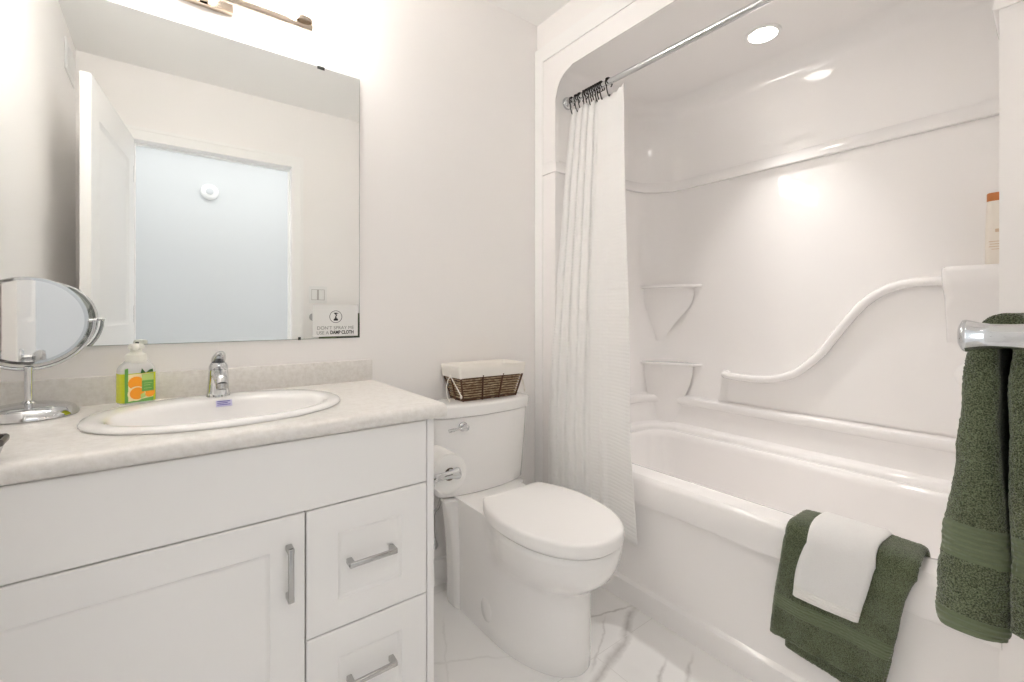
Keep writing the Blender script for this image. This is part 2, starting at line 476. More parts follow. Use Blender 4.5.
# door casing (trim_1): room side, jamb, hall side
b = NB()
for yy0, yy1 in ((YN, YN + 0.014), (-0.094, -0.08)):
    o_, i_ = 0.07, 0.0
    extrude_poly(b, [(-0.152 - o_, yy0, 0), (-0.152 - i_, yy0, 0), (-0.152, yy0, 2.062), (0.648, yy0, 2.062), (0.648, yy0, 0), (0.648 + o_, yy0, 0), (0.648 + o_, yy0, 2.062 + o_), (-0.152 - o_, yy0, 2.062 + o_)], (0, yy1 - yy0, 0))
    extrude_poly(b, [(-0.152 - o_ , yy1 if yy1 > 0 else yy0 - .004, 0), (-0.152 - o_ + .018, yy1 if yy1 > 0 else yy0 - .004, 0), (-0.152 - o_ + .018, yy1 if yy1 > 0 else yy0 - .004, 2.062 + o_ - .018), (0.648 + o_ - .018, yy1 if yy1 > 0 else yy0 - .004, 2.062 + o_ - .018), (0.648 + o_ - .018, yy1 if yy1 > 0 else yy0 - .004, 0), (0.648 + o_, yy1 if yy1 > 0 else yy0 - .004, 0), (0.648 + o_, yy1 if yy1 > 0 else yy0 - .004, 2.062 + o_), (-0.152 - o_, yy1 if yy1 > 0 else yy0 - .004, 2.062 + o_)], (0, .004, 0))
struct('trim_1', b, trim_m, smooth=0)
b = NB()
extrude_poly(b, [(-0.172, YN - .001, 0), (-0.152, YN - .001, 0), (-0.152, YN - .001, 2.062), (0.652, YN - .001, 2.062), (0.652, YN - .001, 0), (0.672, YN - .001, 0), (0.672, YN - .001, 2.082), (-0.172, YN - .001, 2.082)], (0, -0.108, 0))
extrude_poly(b, [(-0.152, -0.03, 0), (-0.146, -0.03, 0), (-0.146, -0.03, 2.054), (0.646, -0.03, 2.054), (0.646, -0.03, 0), (0.652, -0.03, 0), (0.652, -0.03, 2.062), (-0.152, -0.03, 2.062)], (0, -0.03, 0))
struct('trim_2', b, trim_m, smooth=0)
# flat casing round the tub alcove
b = NB()
extrude_poly(b, [(XA - 0.018, D - 0.001, 0), (XA - 0.018, 1.592, 0), (XA - 0.018, 1.592, 2.272), (XA - 0.018, 0.066, 2.272), (XA - 0.018, 0.066, 0), (XA - 0.018, YN, 0), (XA - 0.018, YN, 2.344), (XA - 0.018, D - 0.001, 2.344)], (0.02, 0, 0))
bmesh.ops.bevel(b, geom=[e for e in b.edges if abs(e.verts[0].co.x - (XA - 0.018)) < 1e-4 and abs(e.verts[1].co.x - (XA - 0.018)) < 1e-4], offset=0.002, segments=2, affect='EDGES')
struct('trim_3', b, trim_m)

# ------------------------------------------------------------------ entry door, swung open against the left wall
hx, hy = -0.150, YN + 0.016; fx, fy = -0.243, 0.812
U = Vector((fx - hx, fy - hy, 0)).normalized(); Nd = Vector((U.y, -U.x, 0))
door = struct('door_1', panel_board(NB(), (hx, hy, 0.012), U, (0, 0, 1), Nd, 0.785, 2.050, 0.036,
              [(0.115, 0.670, 0.22, 0.86), (0.115, 0.670, 1.03, 1.90)], depth=0.009, bw=0.02, both=True, raised=0.004), doorp_m)
ORG[door] = Vector((0, 0, 0))
b = NB()
for sgn, off in ((1, 0.0), (-1, -0.036)):
    c = Vector((hx, hy, 0.93)) + U * 0.72 + Nd * off
    lathe(b, c, Nd * sgn, [(0.032, 0), (0.032, 0.006), (0.026, 0.010), (0.012, 0.012), (0.011, 0.030), (0.020, 0.036), (0.027, 0.046), (0.027, 0.056), (0.020, 0.064), (0.0, 0.066)], 28)
struct('door_knob', b, chrome_m, door)
for z in (0.25, 1.05, 1.82):
    b = NB(); lathe(b, (hx - 0.006, hy + 0.004, z), (0, 0, 1), [(0.0, -0.003), (0.006, 0), (0.006, 0.09), (0, 0.093)], 12)
    struct('door_hinge', b, steel_m, door)

# ------------------------------------------------------------------ one-piece tub and shower unit
tub = thing('bathtub_shower_unit', 'white glossy one-piece bathtub with moulded shower surround in the right-hand alcove', 'bathtub', (1.75, 0.83, 0))


def wallpath(inset, R=0.20, front=XA - 0.004, n=12, RN=0.06):
    xb = XB - inset; y1 = FL1 + 0.006 - inset; y0 = FL0 - 0.006 + inset; r = max(R - inset, 0.03)
    p = [(front, y1), (front + 0.15, y1), (front + 0.30, y1)]
    for i in range(n + 1):
        a = PI / 2 - PI / 2 * i / n
        p.append((xb - r + r * math.cos(a), y1 - r + r * math.sin(a)))
    p += [(xb, 1.1), (xb, 0.85), (xb, 0.55)]
    r = max(RN - inset, 0.02)
    for i in range(n + 1):
        a = -PI / 2 * i / n
        p.append((xb - r + r * math.cos(a), y0 + r + r * math.sin(a)))
    p += [(front + 0.30, y0), (front + 0.15, y0), (front, y0)]
    return p


prof = [(0.499, 0.066), (0.512, 0.064), (0.522, 0.057), (0.527, 0.046), (0.529, 0.036), (0.533, 0.029), (0.545, 0.026), (0.618, 0.022), (0.628, 0.024), (0.633, 0.031), (0.640, 0.034), (0.658, 0.034), (0.667, 0.030), (0.672, 0.020), (0.676, 0.004), (0.69, 0.0),
        (1.0, 0), (1.4, 0), (1.72, 0), (1.95, 0), (2.108, 0)]
for i in range(1, 9):
    a = PI / 2 * i / 8; prof.append((2.108 + 0.08 * math.sin(a), 0.08 * (1 - math.cos(a))))
b = NB()
rows = loft(b, [[(x, y, z) for x, y in wallpath(i)] for z, i in prof], False)
b.faces.new(rows[-1])
obj('surround_wall', b, acryl_m, tub, smooth=35)
# moulding band
mp = [(1.7385, -0.002), (1.7375, 0.018), (1.739, 0.0215), (1.7425, 0.0225), (1.765, 0.0165), (1.784, 0.0075), (1.796, -0.002)]
b = NB()


def flangepath(inset):
    q = wallpath(inset, front=XA - 0.030 + 0)
    X = XA - 0.018 - inset * 0.35
    return [(X, 1.588), (X, FL1 + 0.03)] + [(X + 0.006, FL1 + 0.004 - inset * .6)] + q[1:-1] + [(X + 0.006, FL0 - 0.004 + inset * .6), (X, FL0 - 0.03), (X, 0.07)]


loft(b, [[(x, y, z) for x, y in flangepath(i)] for z, i in mp], False)
obj('wall_moulding', b, acryl_m, tub, smooth=50)
# front flange, with the rounded opening
b = NB(); Xf = XA - 0.016
pts = [(Xf, 1.594, 0), (Xf, 1.594, 2.274), (Xf, 0.064, 2.274), (Xf, 0.064, 0), (Xf, FL0, 0)]
r = 0.11
for i in range(9):
    a = PI - PI / 2 * i / 8
    pts.append((Xf, FL0 + r + r * math.cos(a), 2.179 - r + r * math.sin(a)))
for i in range(9):
    a = PI / 2 - PI / 2 * i / 8
    pts.append((Xf, FL1 - r + r * math.cos(a), 2.179 - r + r * math.sin(a)))
pts.append((Xf, FL1, 0))
extrude_poly(b, pts, (0.020, 0, 0))
bmesh.ops.bevel(b, geom=[e for e in b.edges if abs(e.verts[0].co.x - Xf) < 1e-4 and abs(e.verts[1].co.x - Xf) < 1e-4 and all(v.co.z > 0.01 for v in e.verts)], offset=0.006, segments=3, affect='EDGES')
obj('front_flange', b, acryl_m, tub)
# apron
b = NB()
AP = [(1.46, 0.500), (1.415, 0.500), (1.403, 0.497), (1.394, 0.488), (1.389, 0.475), (1.386, 0.402), (1.389, 0.394), (1.396, 0.390), (1.4035, 0.387), (1.405, 0.38), (1.405, 0.094), (1.403, 0.086),
      (1.396, 0.080), (1.391, 0.074), (1.389, 0.062), (1.389, 0.0), (1.46, 0.0)]
extrude_poly(b, [(x, FL0 - 0.004, z) for x, z in AP], (0, FL1 + 0.016 - FL0, 0))
obj('apron', b, acryl_m, tub, smooth=30)
# rim deck and basin
b = NB()
loops = [[(x, y, z) for x, y in rrect(*q)] for q, z in (
    ((1.44, 2.10, 0.125, 1.515, 0.03), 0.499), ((1.470, 2.055, 0.190, 1.440, 0.10), 0.500), ((1.487, 2.045, 0.202, 1.428, 0.10), 0.497), ((1.496, 2.037, 0.212, 1.42, 0.10), 0.486), ((1.500, 2.033, 0.216, 1.415, 0.10), 0.465),
    ((1.525, 2.015, 0.25, 1.39, 0.12), 0.30), ((1.545, 2.00, 0.29, 1.37, 0.13), 0.19), ((1.57, 1.975, 0.33, 1.34, 0.13), 0.14), ((1.62, 1.93, 0.40, 1.28, 0.12), 0.12))]
loft(b, loops, True, False, True)
obj('basin', b, acryl_m, tub, smooth=50)
b = NB(); lathe(b, (1.775, 0.42, 0.119), (0, 0, 1), [(0.032, 0), (0.032, 0.003), (0.026, 0.005), (0.0, 0.005)], 24)
obj('drain', b, chrome_m, tub)
# corner shelves with tapering brackets
for zs, zt, SH in ((1.245, 0.955, (0.80, 0.80, 0.77, 0.68, 0.55, 0.42, 0.30, 0.20, 0.12)), (0.845, 0.515, (0.78, 0.77, 0.73, 0.67, 0.60, 0.54, 0.49, 0.45, 0.42))):
    b = NB()
    K = 16
    A = Vector((2.000, FL1 - 0.004)); Bp = Vector((XB + 0.003, 1.222)); mid = Vector((1.985, 1.325)); mid2 = Vector((2.03, 1.36))
    apex = Vector((XB - 0.050, FL1 - 0.062))

    def front(t, sh, m_):
        p = A * (1 - t) ** 2 + m_ * 2 * t * (1 - t) + Bp * t * t
        return apex + (p - apex) * sh
    lv = [(zs, 0.93, mid), (zs, 0.985, mid), (zs - 0.004, 1.0, mid), (zs - 0.010, 1.0, mid), (zs - 0.014, 0.97, mid), (zs - 0.015, 0.84, mid2)]
    for i in range(9):
        lv.append((zs - 0.018 - (zs - 0.018 - zt) * i / 8, SH[i], mid2))
    lp = []
    for z, sh, m_ in lv:
        l = [(*front(i / K, sh, m_), z) for i in range(K + 1)]
        l.append((XB + 0.003, FL1 + 0.003, z)); lp.append(l)
    loft(b, lp, True, True, True)
    obj('corner_shelf', b, acryl_m, tub, smooth=50)
# curved grab bar over a raised panel, ending in a soap ledge
bar = [(1.092, 0.808), (1.02, 0.803), (0.93, 0.805), (0.86, 0.818), (0.793, 0.845), (0.735, 0.895), (0.69, 0.945), (0.65, 1.005), (0.61, 1.065), (0.56, 1.130), (0.507, 1.175), (0.45, 1.200), (0.40, 1.208), (0.325, 1.210)]
bp_ = smooth_path([(XB - 0.034, y, z) for y, z in bar], 6)
b = NB(); tube(b, [(XB + 0.0, 1.098, 0.812), (XB - 0.018, 1.098, 0.811)] + bp_, 0.0165, 14)
obj('grab_bar', b, acryl_m, tub, smooth=60)
b = NB()
low = [(1.113, 0.672)]
up = [Vector((y, z)) for _, y, z in bp_]
pts = [(XB + 0.004, p.x, p.y - 0.010) for p in up] + [(XB + 0.004, 0.20, 1.20), (XB + 0.004, 0.20, 0.674), (XB + 0.004, 1.096, 0.674)]
extrude_poly(b, pts, (-0.022, 0, 0))
bmesh.ops.bevel(b, geom=[e for e in b.edges if abs(e.verts[0].co.x - (XB - 0.018)) < 1e-4 and abs(e.verts[1].co.x - (XB - 0.018)) < 1e-4], offset=0.012, segments=4, affect='EDGES')
obj('raised_panel', b, acryl_m, tub, smooth=50)
b = NB()
lps = []
for z, d_, e_ in ((1.247, 0.085, .01), (1.252, 0.098, .004), (1.247, 0.105, 0.0), (1.235, 0.107, 0), (1.205, 0.105, 0), (1.18, 0.094, .001), (1.15, 0.074, .002), (1.11, 0.050, .003), (1.06, 0.032, .003), (1.0, 0.022, .003)):
    lps.append([(x, y, z) for x, y in rrect(XB - d_, XB + 0.01, FL0 - 0.003, 0.332 - e_, 0.03 if d_ > .05 else 0.008)])
loft(b, lps, True, True, True)
obj('soap_ledge', b, acryl_m, tub, smooth=50)
b = NB()
lathe(b, (XB - 0.015, 0.262, 0.890), (-1, 0, 0), [(0.050, 0), (0.043, 0.010), (0.026, 0.018), (0.0, 0.020)], 24)
obj('soap_dish', b, acryl_m, tub, smooth=60)

# downlight over the tub
dl = thing('recessed_downlight', 'small round lit downlight in the ceiling over the bathtub', 'ceiling light', (1.845, 0.81, 2.181))
b = NB(); lathe(b, (1.845, 0.81, 2.1885), (0, 0, -1), [(0.064, 0), (0.064, 0.004), (0.058, 0.007), (0.050, 0.006), (0.050, 0.001)], 36, True, True); obj('trim_ring', b, plast_m, dl)
b = NB(); lathe(b, (1.845, 0.81, 2.182), (0, 0, -1), [(0.0495, 0), (0.0495, 0.001), (0.045, 0.002)], 36); obj('lens', b, lens_m, dl, smooth=0)

# ------------------------------------------------------------------ shower rod, rings, curtain
RX, RZ = 1.470, 2.068
rod = thing('shower_curtain_rod', 'straight chrome curtain rod across the tub opening', 'curtain rod', (RX, 0.82, RZ))
b = NB(); tube(b, [(RX, FL1 + 0.004, RZ), (RX, 0.9, RZ), (RX, FL0 - 0.004, RZ)], 0.0125, 20); obj('pole', b, chrome_m, rod)
for y, s in ((FL1 + 0.006, -1), (FL0 - 0.006, 1)):
    b = NB(); lathe(b, (RX, y, RZ), (0, s, 0), [(0.028, 0), (0.028, 0.008), (0.024, 0.014), (0.017, 0.018), (0.0155, 0.035), (0.0125, 0.037)], 24); obj('end_flange', b, chrome_m, rod)


def ring_mesh(bm, y):
    tube(bm, [(RX + 0.0175 * math.sin(a), y, RZ - 0.003 + 0.0185 * math.cos(a)) for a in [PI * 1.55 * (i / 20 - .5) for i in range(21)]], 0.0026, 8)
    tube(bm, smooth_path([(RX - 0.0115, y, RZ - 0.016), (RX - 0.010, y, RZ - 0.032), (RX - 0.004, y, RZ - 0.050), (RX + 0.002, y, RZ - 0.058), (RX + 0.006, y, RZ - 0.050)], 4), 0.0024, 8)
    for k in (-0.7, -0.25, 0.25, 0.7):
        lathe(bm, (RX + 0.0175 * math.sin(k), y - 0.0035, RZ - 0.003 + 0.0190 * math.cos(k)), (0, 1, 0), [(0.0, 0), (0.0046, 0.001), (0.0046, 0.007), (0.0, 0.008)], 10)
    return bm


RY = [1.478, 1.447, 1.425, 1.398, 1.380, 1.366, 1.353, 1.340, 1.327, 1.314, 1.300, 1.262]
ord_ = ['first', 'second', 'third', 'fourth', 'fifth', 'sixth', 'seventh', 'eighth', 'ninth', 'tenth', 'eleventh']
ring0 = None
for i, y in enumerate(RY):
    if i == 0:
        ring0 = obj('curtain_ring', ring_mesh(NB(), y), black_m); o = ring0; base = ring0.location.copy()
    else:
        o = ring0.copy(); C.objects.link(o); o.location = base + Vector((0, y - RY[0], 0))
        o.rotation_euler = (0, 0, random.uniform(-0.25, 0.25))
    if i == 11: l = 'black roller curtain ring hanging apart at the open end of the curtain'
    elif i == 0: l = 'black roller curtain ring nearest the back wall end of the rod'
    else: l = 'black roller curtain ring, %s from the back wall end of the rod' % ord_[i]
    tag(o, l, 'curtain ring', 'black rings on the shower rod')


def curtain():
    bm = NB(); uvl = bm.loops.layers.uv.new('UVMap')
    NS, NZ = 150, 90; rows = []
    for j in range(NZ + 1):
        t = j / NZ; z = 2.022 - t * (2.022 - 0.262)
        xc = 1.468 - (1.468 - 1.352) * min(1, t / 0.80) ** 0.9
        y1 = 1.482 + 0.030 * min(1, t / .6); y0 = 1.170 - 0.152 * t ** 0.9
        row = []
        for i in range(NS + 1):
            s = i / NS
            amp = 0.0090 * (1 + 0.35 * t)
            # tight pleats on the left, one broad flat panel on the right
            if s < 0.62:
                ph = s / 0.62 * 2 * PI * 4.5 + 0.5 * math.sin(3 * t + s * 5)
                x = xc + amp * math.sin(ph) * (0.8 + .35 * math.sin(s * 23))
                yy = y1 + (y0 - y1) * (s / 0.62 * 0.52) + 0.004 * math.sin(ph * 2)
            else:
                q = (s - 0.62) / 0.38
                ph = 2 * PI * 4.5
                x = xc + amp * math.sin(ph) * (1 - q) + 0.014 * math.sin(q * PI * 1.15 + 0.4 * t) - 0.016 * math.exp(-((q - .30) / .07) ** 2) * t ** 2 - 0.012 * q * (1 - t) + 0.004 * math.sin(9 * t + 3 * q)
                yy = y1 + (y0 - y1) * (0.52 + 0.48 * q)
            # scallop between rings at the top
            zz = z
            if t < 0.08: zz -= 0.006 * (1 - t / 0.08) * (0.5 - 0.5 * math.cos(s * 2 * PI * 11))
            x += 0.003 * noise.noise((yy * 9, z * 5, 1.3))
            x = min(x, 1.378 + max(0, (z - 0.515)) * 0.35) if z < 0.9 else x
            row.append((bm.verts.new((x, yy, zz)), s * 1.1, t * 1.78))
        rows.append(row)
    for j in range(NZ):
        for i in range(NS):
            q = (rows[j][i], rows[j][i + 1], rows[j + 1][i + 1], rows[j + 1][i])
            f = bm.faces.new([a[0] for a in q])
            for l, a in zip(f.loops, q): l[uvl].uv = (a[1], a[2])
    return bm


cu = obj('shower_curtain', curtain(), curtain_m, smooth=180)
sm = cu.modifiers.new('thick', 'SOLIDIFY'); sm.thickness = 0.0016; sm.offset = 0
tag(cu, 'white waffle-weave shower curtain bunched at the end of the tub beside the toilet', 'shower curtain')

# ------------------------------------------------------------------ toilet
TX = 1.006
toilet = thing('toilet', 'white skirted toilet with closed lid between vanity and bathtub', 'toilet', (TX, 1.25, 0))


def egg(yb, ym, yt, wf, wb, z, n=2.2, nf=18, nb=10):
    half = []
    for i in range(nb):
        t = 1 - i / nb
        half.append((wf + (wb - wf) * t * t, ym + (yb - ym) * t))
    for i in range(nf + 1):
        s = i / nf * PI / 2
        half.append((wf * abs(math.cos(s)) ** (2 / n), ym - (ym - yt) * abs(math.sin(s)) ** (2 / n)))
    L_ = [(TX - a, y, z) for a, y in half] + [(TX + a, y, z) for a, y in reversed(half[:-1])]
    return L_


b = NB()
def bowlsec(z, yt, ym, wf, n=2.0, ys=1.36):
    """straight skirt sides behind, egg-shaped nose in front"""
    wb = 0.143; half = []
    for i in range(5): half.append((wb, 1.50 - (1.50 - ys) * i / 5))
    for i in range(10):
        t = 1 - i / 10; t = t * t * (3 - 2 * t); half.append((wf + (wb - wf) * t, ym + (ys - ym) * (1 - i / 10)))
    for i in range(25):
        a = i / 24 * PI / 2
        half.append((wf * abs(math.cos(a)) ** (2 / n), ym - (ym - yt) * abs(math.sin(a)) ** (2 / n)))
    return [(TX - a, y, z) for a, y in half] + [(TX + a, y, z) for a, y in reversed(half[:-1])]


sec = [(0.0, 0.966, 1.25, 0.141), (0.006, 0.962, 1.25, 0.143), (0.05, 0.960, 1.25, 0.143), (0.12, 0.961, 1.25, 0.143), (0.19, 0.961, 1.25, 0.143), (0.238, 0.960, 1.25, 0.143),
       (0.252, 0.953, 1.225, 0.143, 2.0, 1.34), (0.265, 0.937, 1.195, 0.1445, 2.04, 1.30), (0.286, 0.911, 1.170, 0.151, 2.08, 1.27), (0.312, 0.883, 1.150, 0.162, 2.14, 1.28), (0.345, 0.868, 1.138, 0.173, 2.2, 1.295), (0.385, 0.859, 1.135, 0.179, 2.2, 1.31),
       (0.400, 0.858, 1.135, 0.179, 2.2, 1.315), (0.406, 0.862, 1.135, 0.175, 2.2, 1.315)]
loft(b, [bowlsec(*q) for q in sec], True, True, True)
# rear column under the tank
lp = []
for z, hw in ((0, 0.155), (0.008, 0.158), (0.1, 0.159), (0.22, 0.163), (0.31, 0.172), (0.37, 0.182), (0.393, 0.187), (0.398, 0.183)):
    lp.append([(x, y, z) for x, y in rrect(TX - hw, TX + hw, 1.452 + (hw - 0.155) * .6, 1.540, 0.022)])
loft(b, lp, True, True, True)
obj('bowl', b, porc_m, toilet, smooth=45)
# seat and lid
ZS = 0.448
b = NB(); loft(b, [egg(1.300, 1.137, 0.866, 0.171, 0.122, z) for z in (0.404, 0.416)], True, True, True); obj('seat', b, seat_m, toilet)
b = NB()
loft(b, [egg(1.324 + e * .3, 1.137, 0.853 - e, 0.183 + e, 0.1275 + e * .6, z) for z, e in ((0.4145, -0.004), (0.416, 0.0), (0.441, 0.0), (0.4475, -0.0015), (0.4510, -0.0045), (0.4530, -0.0090), (0.4536, -0.0150))], True, True, True)
obj('lid', b, seat_m, toilet, smooth=50)
for s in (-1, 1):
    b = NB(); lathe(b, (TX + s * 0.075 - 0.028, 1.325, 0.418), (1, 0, 0), [(0.0, 0), (0.011, 0.002), (0.012, 0.008), (0.012, 0.048), (0.011, 0.054), (0, 0.056)], 18)
    box(b, TX + s * .075 - .022, TX + s * .075 + .022, 1.305, 1.338, 0.404, 0.418, .003)
    obj('hinge', b, seat_m, toilet)


def tanksec(z, hw, yc, ye, yb=1.632, r=0.03, n=20):
    """bowed-front tank plan"""
    p = []
    for i in range(n + 1):
        t = -1 + 2 * i / n
        p.append((TX + hw * t, ye - (ye - yc) * (1 - abs(t) ** 2.4), z))
    k = 5
    q = []
    for (x, y, zz) in p: q.append((x, y, zz))
    q[0] = (TX - hw + 0.004, q[0][1] - 0.0, z); q[-1] = (TX + hw - 0.004, q[-1][1], z)
    q.append((TX + hw, ye + 0.012, z)); q.append((TX + hw, yb - 0.02, z)); q.append((TX + hw - 0.02, yb, z))
    q.append((TX - hw + 0.02, yb, z)); q.append((TX - hw, yb - 0.02, z)); q.append((TX - hw, ye + 0.012, z))
    return q


b = NB()
loft(b, [tanksec(0.398, 0.180, 1.50, 1.535), tanksec(0.4025, 0.180, 1.50, 1.535), tanksec(0.4035, 0.195, 1.478, 1.517), tanksec(0.409, 0.199, 1.471, 1.513), tanksec(0.45, 0.202, 1.468, 1.512), tanksec(0.60, 0.213, 1.463, 1.506), tanksec(0.700, 0.2190, 1.461, 1.503), tanksec(0.7035, 0.2165, 1.464, 1.506), tanksec(0.7040, 0.200, 1.474, 1.516), tanksec(0.7075, 0.200, 1.474, 1.516)], True, True, True)
obj('tank', b, porc_m, toilet, smooth=45)
b = NB()
loft(b, [tanksec(0.7070, 0.223, 1.457, 1.501), tanksec(0.7085, 0.2265, 1.453, 1.498), tanksec(0.742, 0.229, 1.450, 1.495), tanksec(0.749, 0.227, 1.453, 1.497), tanksec(0.753, 0.220, 1.460, 1.505, 1.628), tanksec(0.756, 0.200, 1.475, 1.52, 1.62)], True, True, True)
obj('tank_lid', b, porc_m, toilet, smooth=60)
fl = (0.888, 1.474, 0.671)
b = NB(); lathe(b, fl, (0, -1, 0), [(0.018, -0.006), (0.018, 0.004), (0.015, 0.008), (0.010, 0.010), (0.009, 0.020), (0.012, 0.023), (0.012, 0.028), (0, 0.030)], 24)
lev = obj('flush_lever', b, chrome_m, toilet)
b = NB(); tube(b, smooth_path([(0.888, 1.449, 0.671), (0.865, 1.447, 0.672), (0.84, 1.448, 0.671), (0.815, 1.451, 0.668)], 4), [0.006] * 5 + [0.0055] * 4 + [0.007] * 4, 12, flat=0.6)
obj('lever_arm', b, chrome_m, lev)
b = NB()
lathe(b, (0.8655, 1.280, 0.088), (-1, 0, 0), [(0.032, -0.006), (0.032, 0.002), (0.030, 0.004), (0.0, 0.0045)], 28)
for v in b.verts: v.co.z = 0.088 + (v.co.z - 0.088) * 1.25
obj('bolt_cap', b, porc_m, toilet, smooth=50)

# water supply behind the vanity
sv = thing('water_supply_valve', 'small chrome water valve with braided hose behind the vanity side', 'valve', (0.842, 1.60, 0.16))
b = NB(); lathe(b, (0.832, D - 0.001, 0.19), (0, -1, 0), [(0.028, 0), (0.026, 0.006), (0.010, 0.008), (0.009, 0.045), (0.013, 0.046), (0.013, 0.062), (0.0, 0.063)], 20); obj('stub_out', b, chrome_m, sv)
b = NB(); lathe(b, (0.832, 1.597, 0.175), (0, 0, 1), [(0.010, 0), (0.012, 0.006), (0.012, 0.028), (0.008, 0.034), (0.007, 0.045)], 16); obj('valve_body', b, chrome_m, sv)
b = NB(); tube(b, smooth_path([(0.832, 1.597, 0.215), (0.828, 1.597, 0.27), (0.833, 1.60, 0.315), (0.850, 1.60, 0.33), (0.862, 1.60, 0.36), (0.866, 1.60, 0.395)], 6), 0.006, 10); obj('braided_hose', b, steel_m, sv)

# ------------------------------------------------------------------ lined basket on the tank
bk = thing('wicker_basket', 'brown woven basket with cream cloth liner on the toilet tank', 'basket', (1.038, 1.556, 0.7565), math.radians(-1.5))
BW0, BW1, BD0, BD1, BH = 0.126, 0.157, 0.050, 0.078, 0.138


def bsec(t, z, off=0.0, n=4):
    hw = BW0 + (BW1 - BW0) * t + off; hd = BD0 + (BD1 - BD0) * t + off
    return [(x, y, z) for x, y in rrect(-hw, hw, -hd, hd, 0.014, n)]


b = NB()
loft(b, [bsec(0, 0.0, -.004), bsec(0, 0.004, -.003), bsec(0.75, 0.103, -.003), bsec(0.75, 0.103, -.006), bsec(0.02, 0.007, -.007)], True, True, True, mi=1)
NR = 11
for k in range(NR):
    z = 0.004 + 0.100 * k / (NR - 1); t = z / BH
    hw = BW0 + (BW1 - BW0) * t; hd = BD0 + (BD1 - BD0) * t
    P = []
    base = rrect(-hw, hw, -hd, hd, 0.014, 3)
    for i in range(len(base)):
        a = Vector(base[i]); c = Vector(base[(i + 1) % len(base)]); L_ = (c - a).length; m_ = max(1, int(L_ / 0.008))
        for q in range(m_):
            P.append(a + (c - a) * q / m_)
    n_ = len(P); pts = []
    for i, p in enumerate(P):
        nr = (P[(i + 1) % n_] - P[i - 1]).normalized(); nr = Vector((nr.y, -nr.x))
        wv = 0.0024 * math.sin(i * 0.75 + (k % 2) * PI) + random.uniform(-.0004, .0004)
        pts.append((p.x + nr.x * wv, p.y + nr.y * wv, z + random.uniform(-.0007, .0007)))
    pts.append(pts[0]); tube(b, pts, 0.0027, 6, False)
obj('woven_body', b, (wick_m, stake_m), bk, local=True, smooth=60)
ST = [((sx_ * (BW0 - .001), sy_ * (BD0 - .001), 0.0), (sx_ * (BW1 - .008), sy_ * (BD1 - .007), 0.10)) for sx_ in (-1, 1) for sy_ in (-1, 1)]
ST += [((BW0 * 2 * q * .96, sy_ * (BD0 + .0040), 0.0), (BW1 * 2 * q * .96, sy_ * (BD1 - .0025), 0.10)) for sy_ in (-1, 1) for q in (-0.17, 0.15)]
ST += [((sx_ * (BW0 + .004), 0.0, 0.0), (sx_ * (BW1 - .003), 0.0, 0.10)) for sx_ in (-1, 1)]
for p0, p1 in ST:
    b = NB(); tube(b, [p0, p1], 0.0040, 8); obj('stake', b, stake_m, bk, local=True, smooth=60)
b = NB(); q_ = rrect(-BW0 - .001, BW0 + .001, -BD0 - .001, BD0 + .001, 0.012, 4); tube(b, [(x, y, 0.004) for x, y in q_ + q_[:1]], 0.0042, 8, False)
obj('base_rim', b, stake_m, bk, local=True, smooth=60)
b = NB()


def lsec(t, z, off, ph):
    l = bsec(t, z, off, 6); out = []
    for i, (x, y, zz) in enumerate(l):
        out.append((x, y, zz + 0.0015 * math.sin(i * 1.3 + ph)))
    return out


loft(b, [lsec(0.74, 0.094, .002, 1), lsec(0.74, 0.092, .0065, 1), lsec(0.85, 0.115, .0060, 2), lsec(0.97, 0.133, .005, 0), lsec(1.0, 0.138, .002, 0), lsec(1.0, 0.137, -.004, 0), lsec(0.9, 0.126, -.008, 0), lsec(0.4, 0.05, -.008, 0), lsec(0.1, 0.012, -.008, 0)], True, False, True)
obj('cloth_liner', b, liner_m, bk, local=True, smooth=60)
for sx_ in (-1, 1):
    b = NB()
    x = sx_ * (BW1 + 0.004)
    tube(b, smooth_path([(x, -0.008, 0.095), (x + sx_ * .014, -.015, 0.078), (x + sx_ * .024, -.024, 0.050), (x + sx_ * .024, -.034, 0.020), (x + sx_ * .018, -.040, 0.003)], 5), 0.0022, 8)
    tube(b, smooth_path([(x, -0.012, 0.097), (x - sx_ * .002, -.040, 0.072), (x - sx_ * .006, -.066, 0.045), (x - sx_ * .010, -.078, 0.028)], 5), 0.0022, 8)
    lathe(b, (x - sx_ * .010, -.079, 0.017), (0, 0, 1), [(0.001, 0), (0.0042, 0.003), (0.0042, 0.011), (0.002, 0.014)], 10)
    lathe(b, (x, -0.010, 0.089), (0, 0, 1), [(0.001, 0), (0.006, 0.004), (0.006, 0.009), (0.001, 0.013)], 10)
    obj('tie', b, liner_m, bk, local=True, smooth=60)

# ------------------------------------------------------------------ vanity cabinet
van = thing('vanity_cabinet', 'white vanity cabinet with one panelled door and a column of drawers below the sink', 'cabinet', (0.09, 1.37, 0))
YF = 1.093
b = NB()
box(b, 0.549, 0.568, YF, D - 0.016, 0.0, 0.819, .001)
box(b, XL + 0.002, -0.365, YF + .0, D - 0.016, 0.0, 0.819, .001)
box(b, -0.365, 0.549, YF + 0.022, YF + 0.04, 0.09, 0.815)
box(b, -0.365, 0.549, YF + 0.022, D - 0.016, 0.075, 0.09)
box(b, -0.365, 0.549, YF + 0.06, YF + 0.07, 0.0, 0.09)
obj('carcass', b, cab_m, van)
b = NB(); box(b, -0.364, 0.5485, YF + 0.0195, YF + 0.0215, 0.08, 0.8185); obj('shadow_gap', b, gap_m, van)  # dark sheet behind the fronts, paints the shade seen in the gaps
b = NB(); panel_board(b, (-0.363, YF, 0.6535), (1, 0, 0), (0, 0, 1), (0, -1, 0), 0.546 + 0.363, 0.8155 - 0.6535, 0.019, []); obj('false_front', b, cab_m, van)


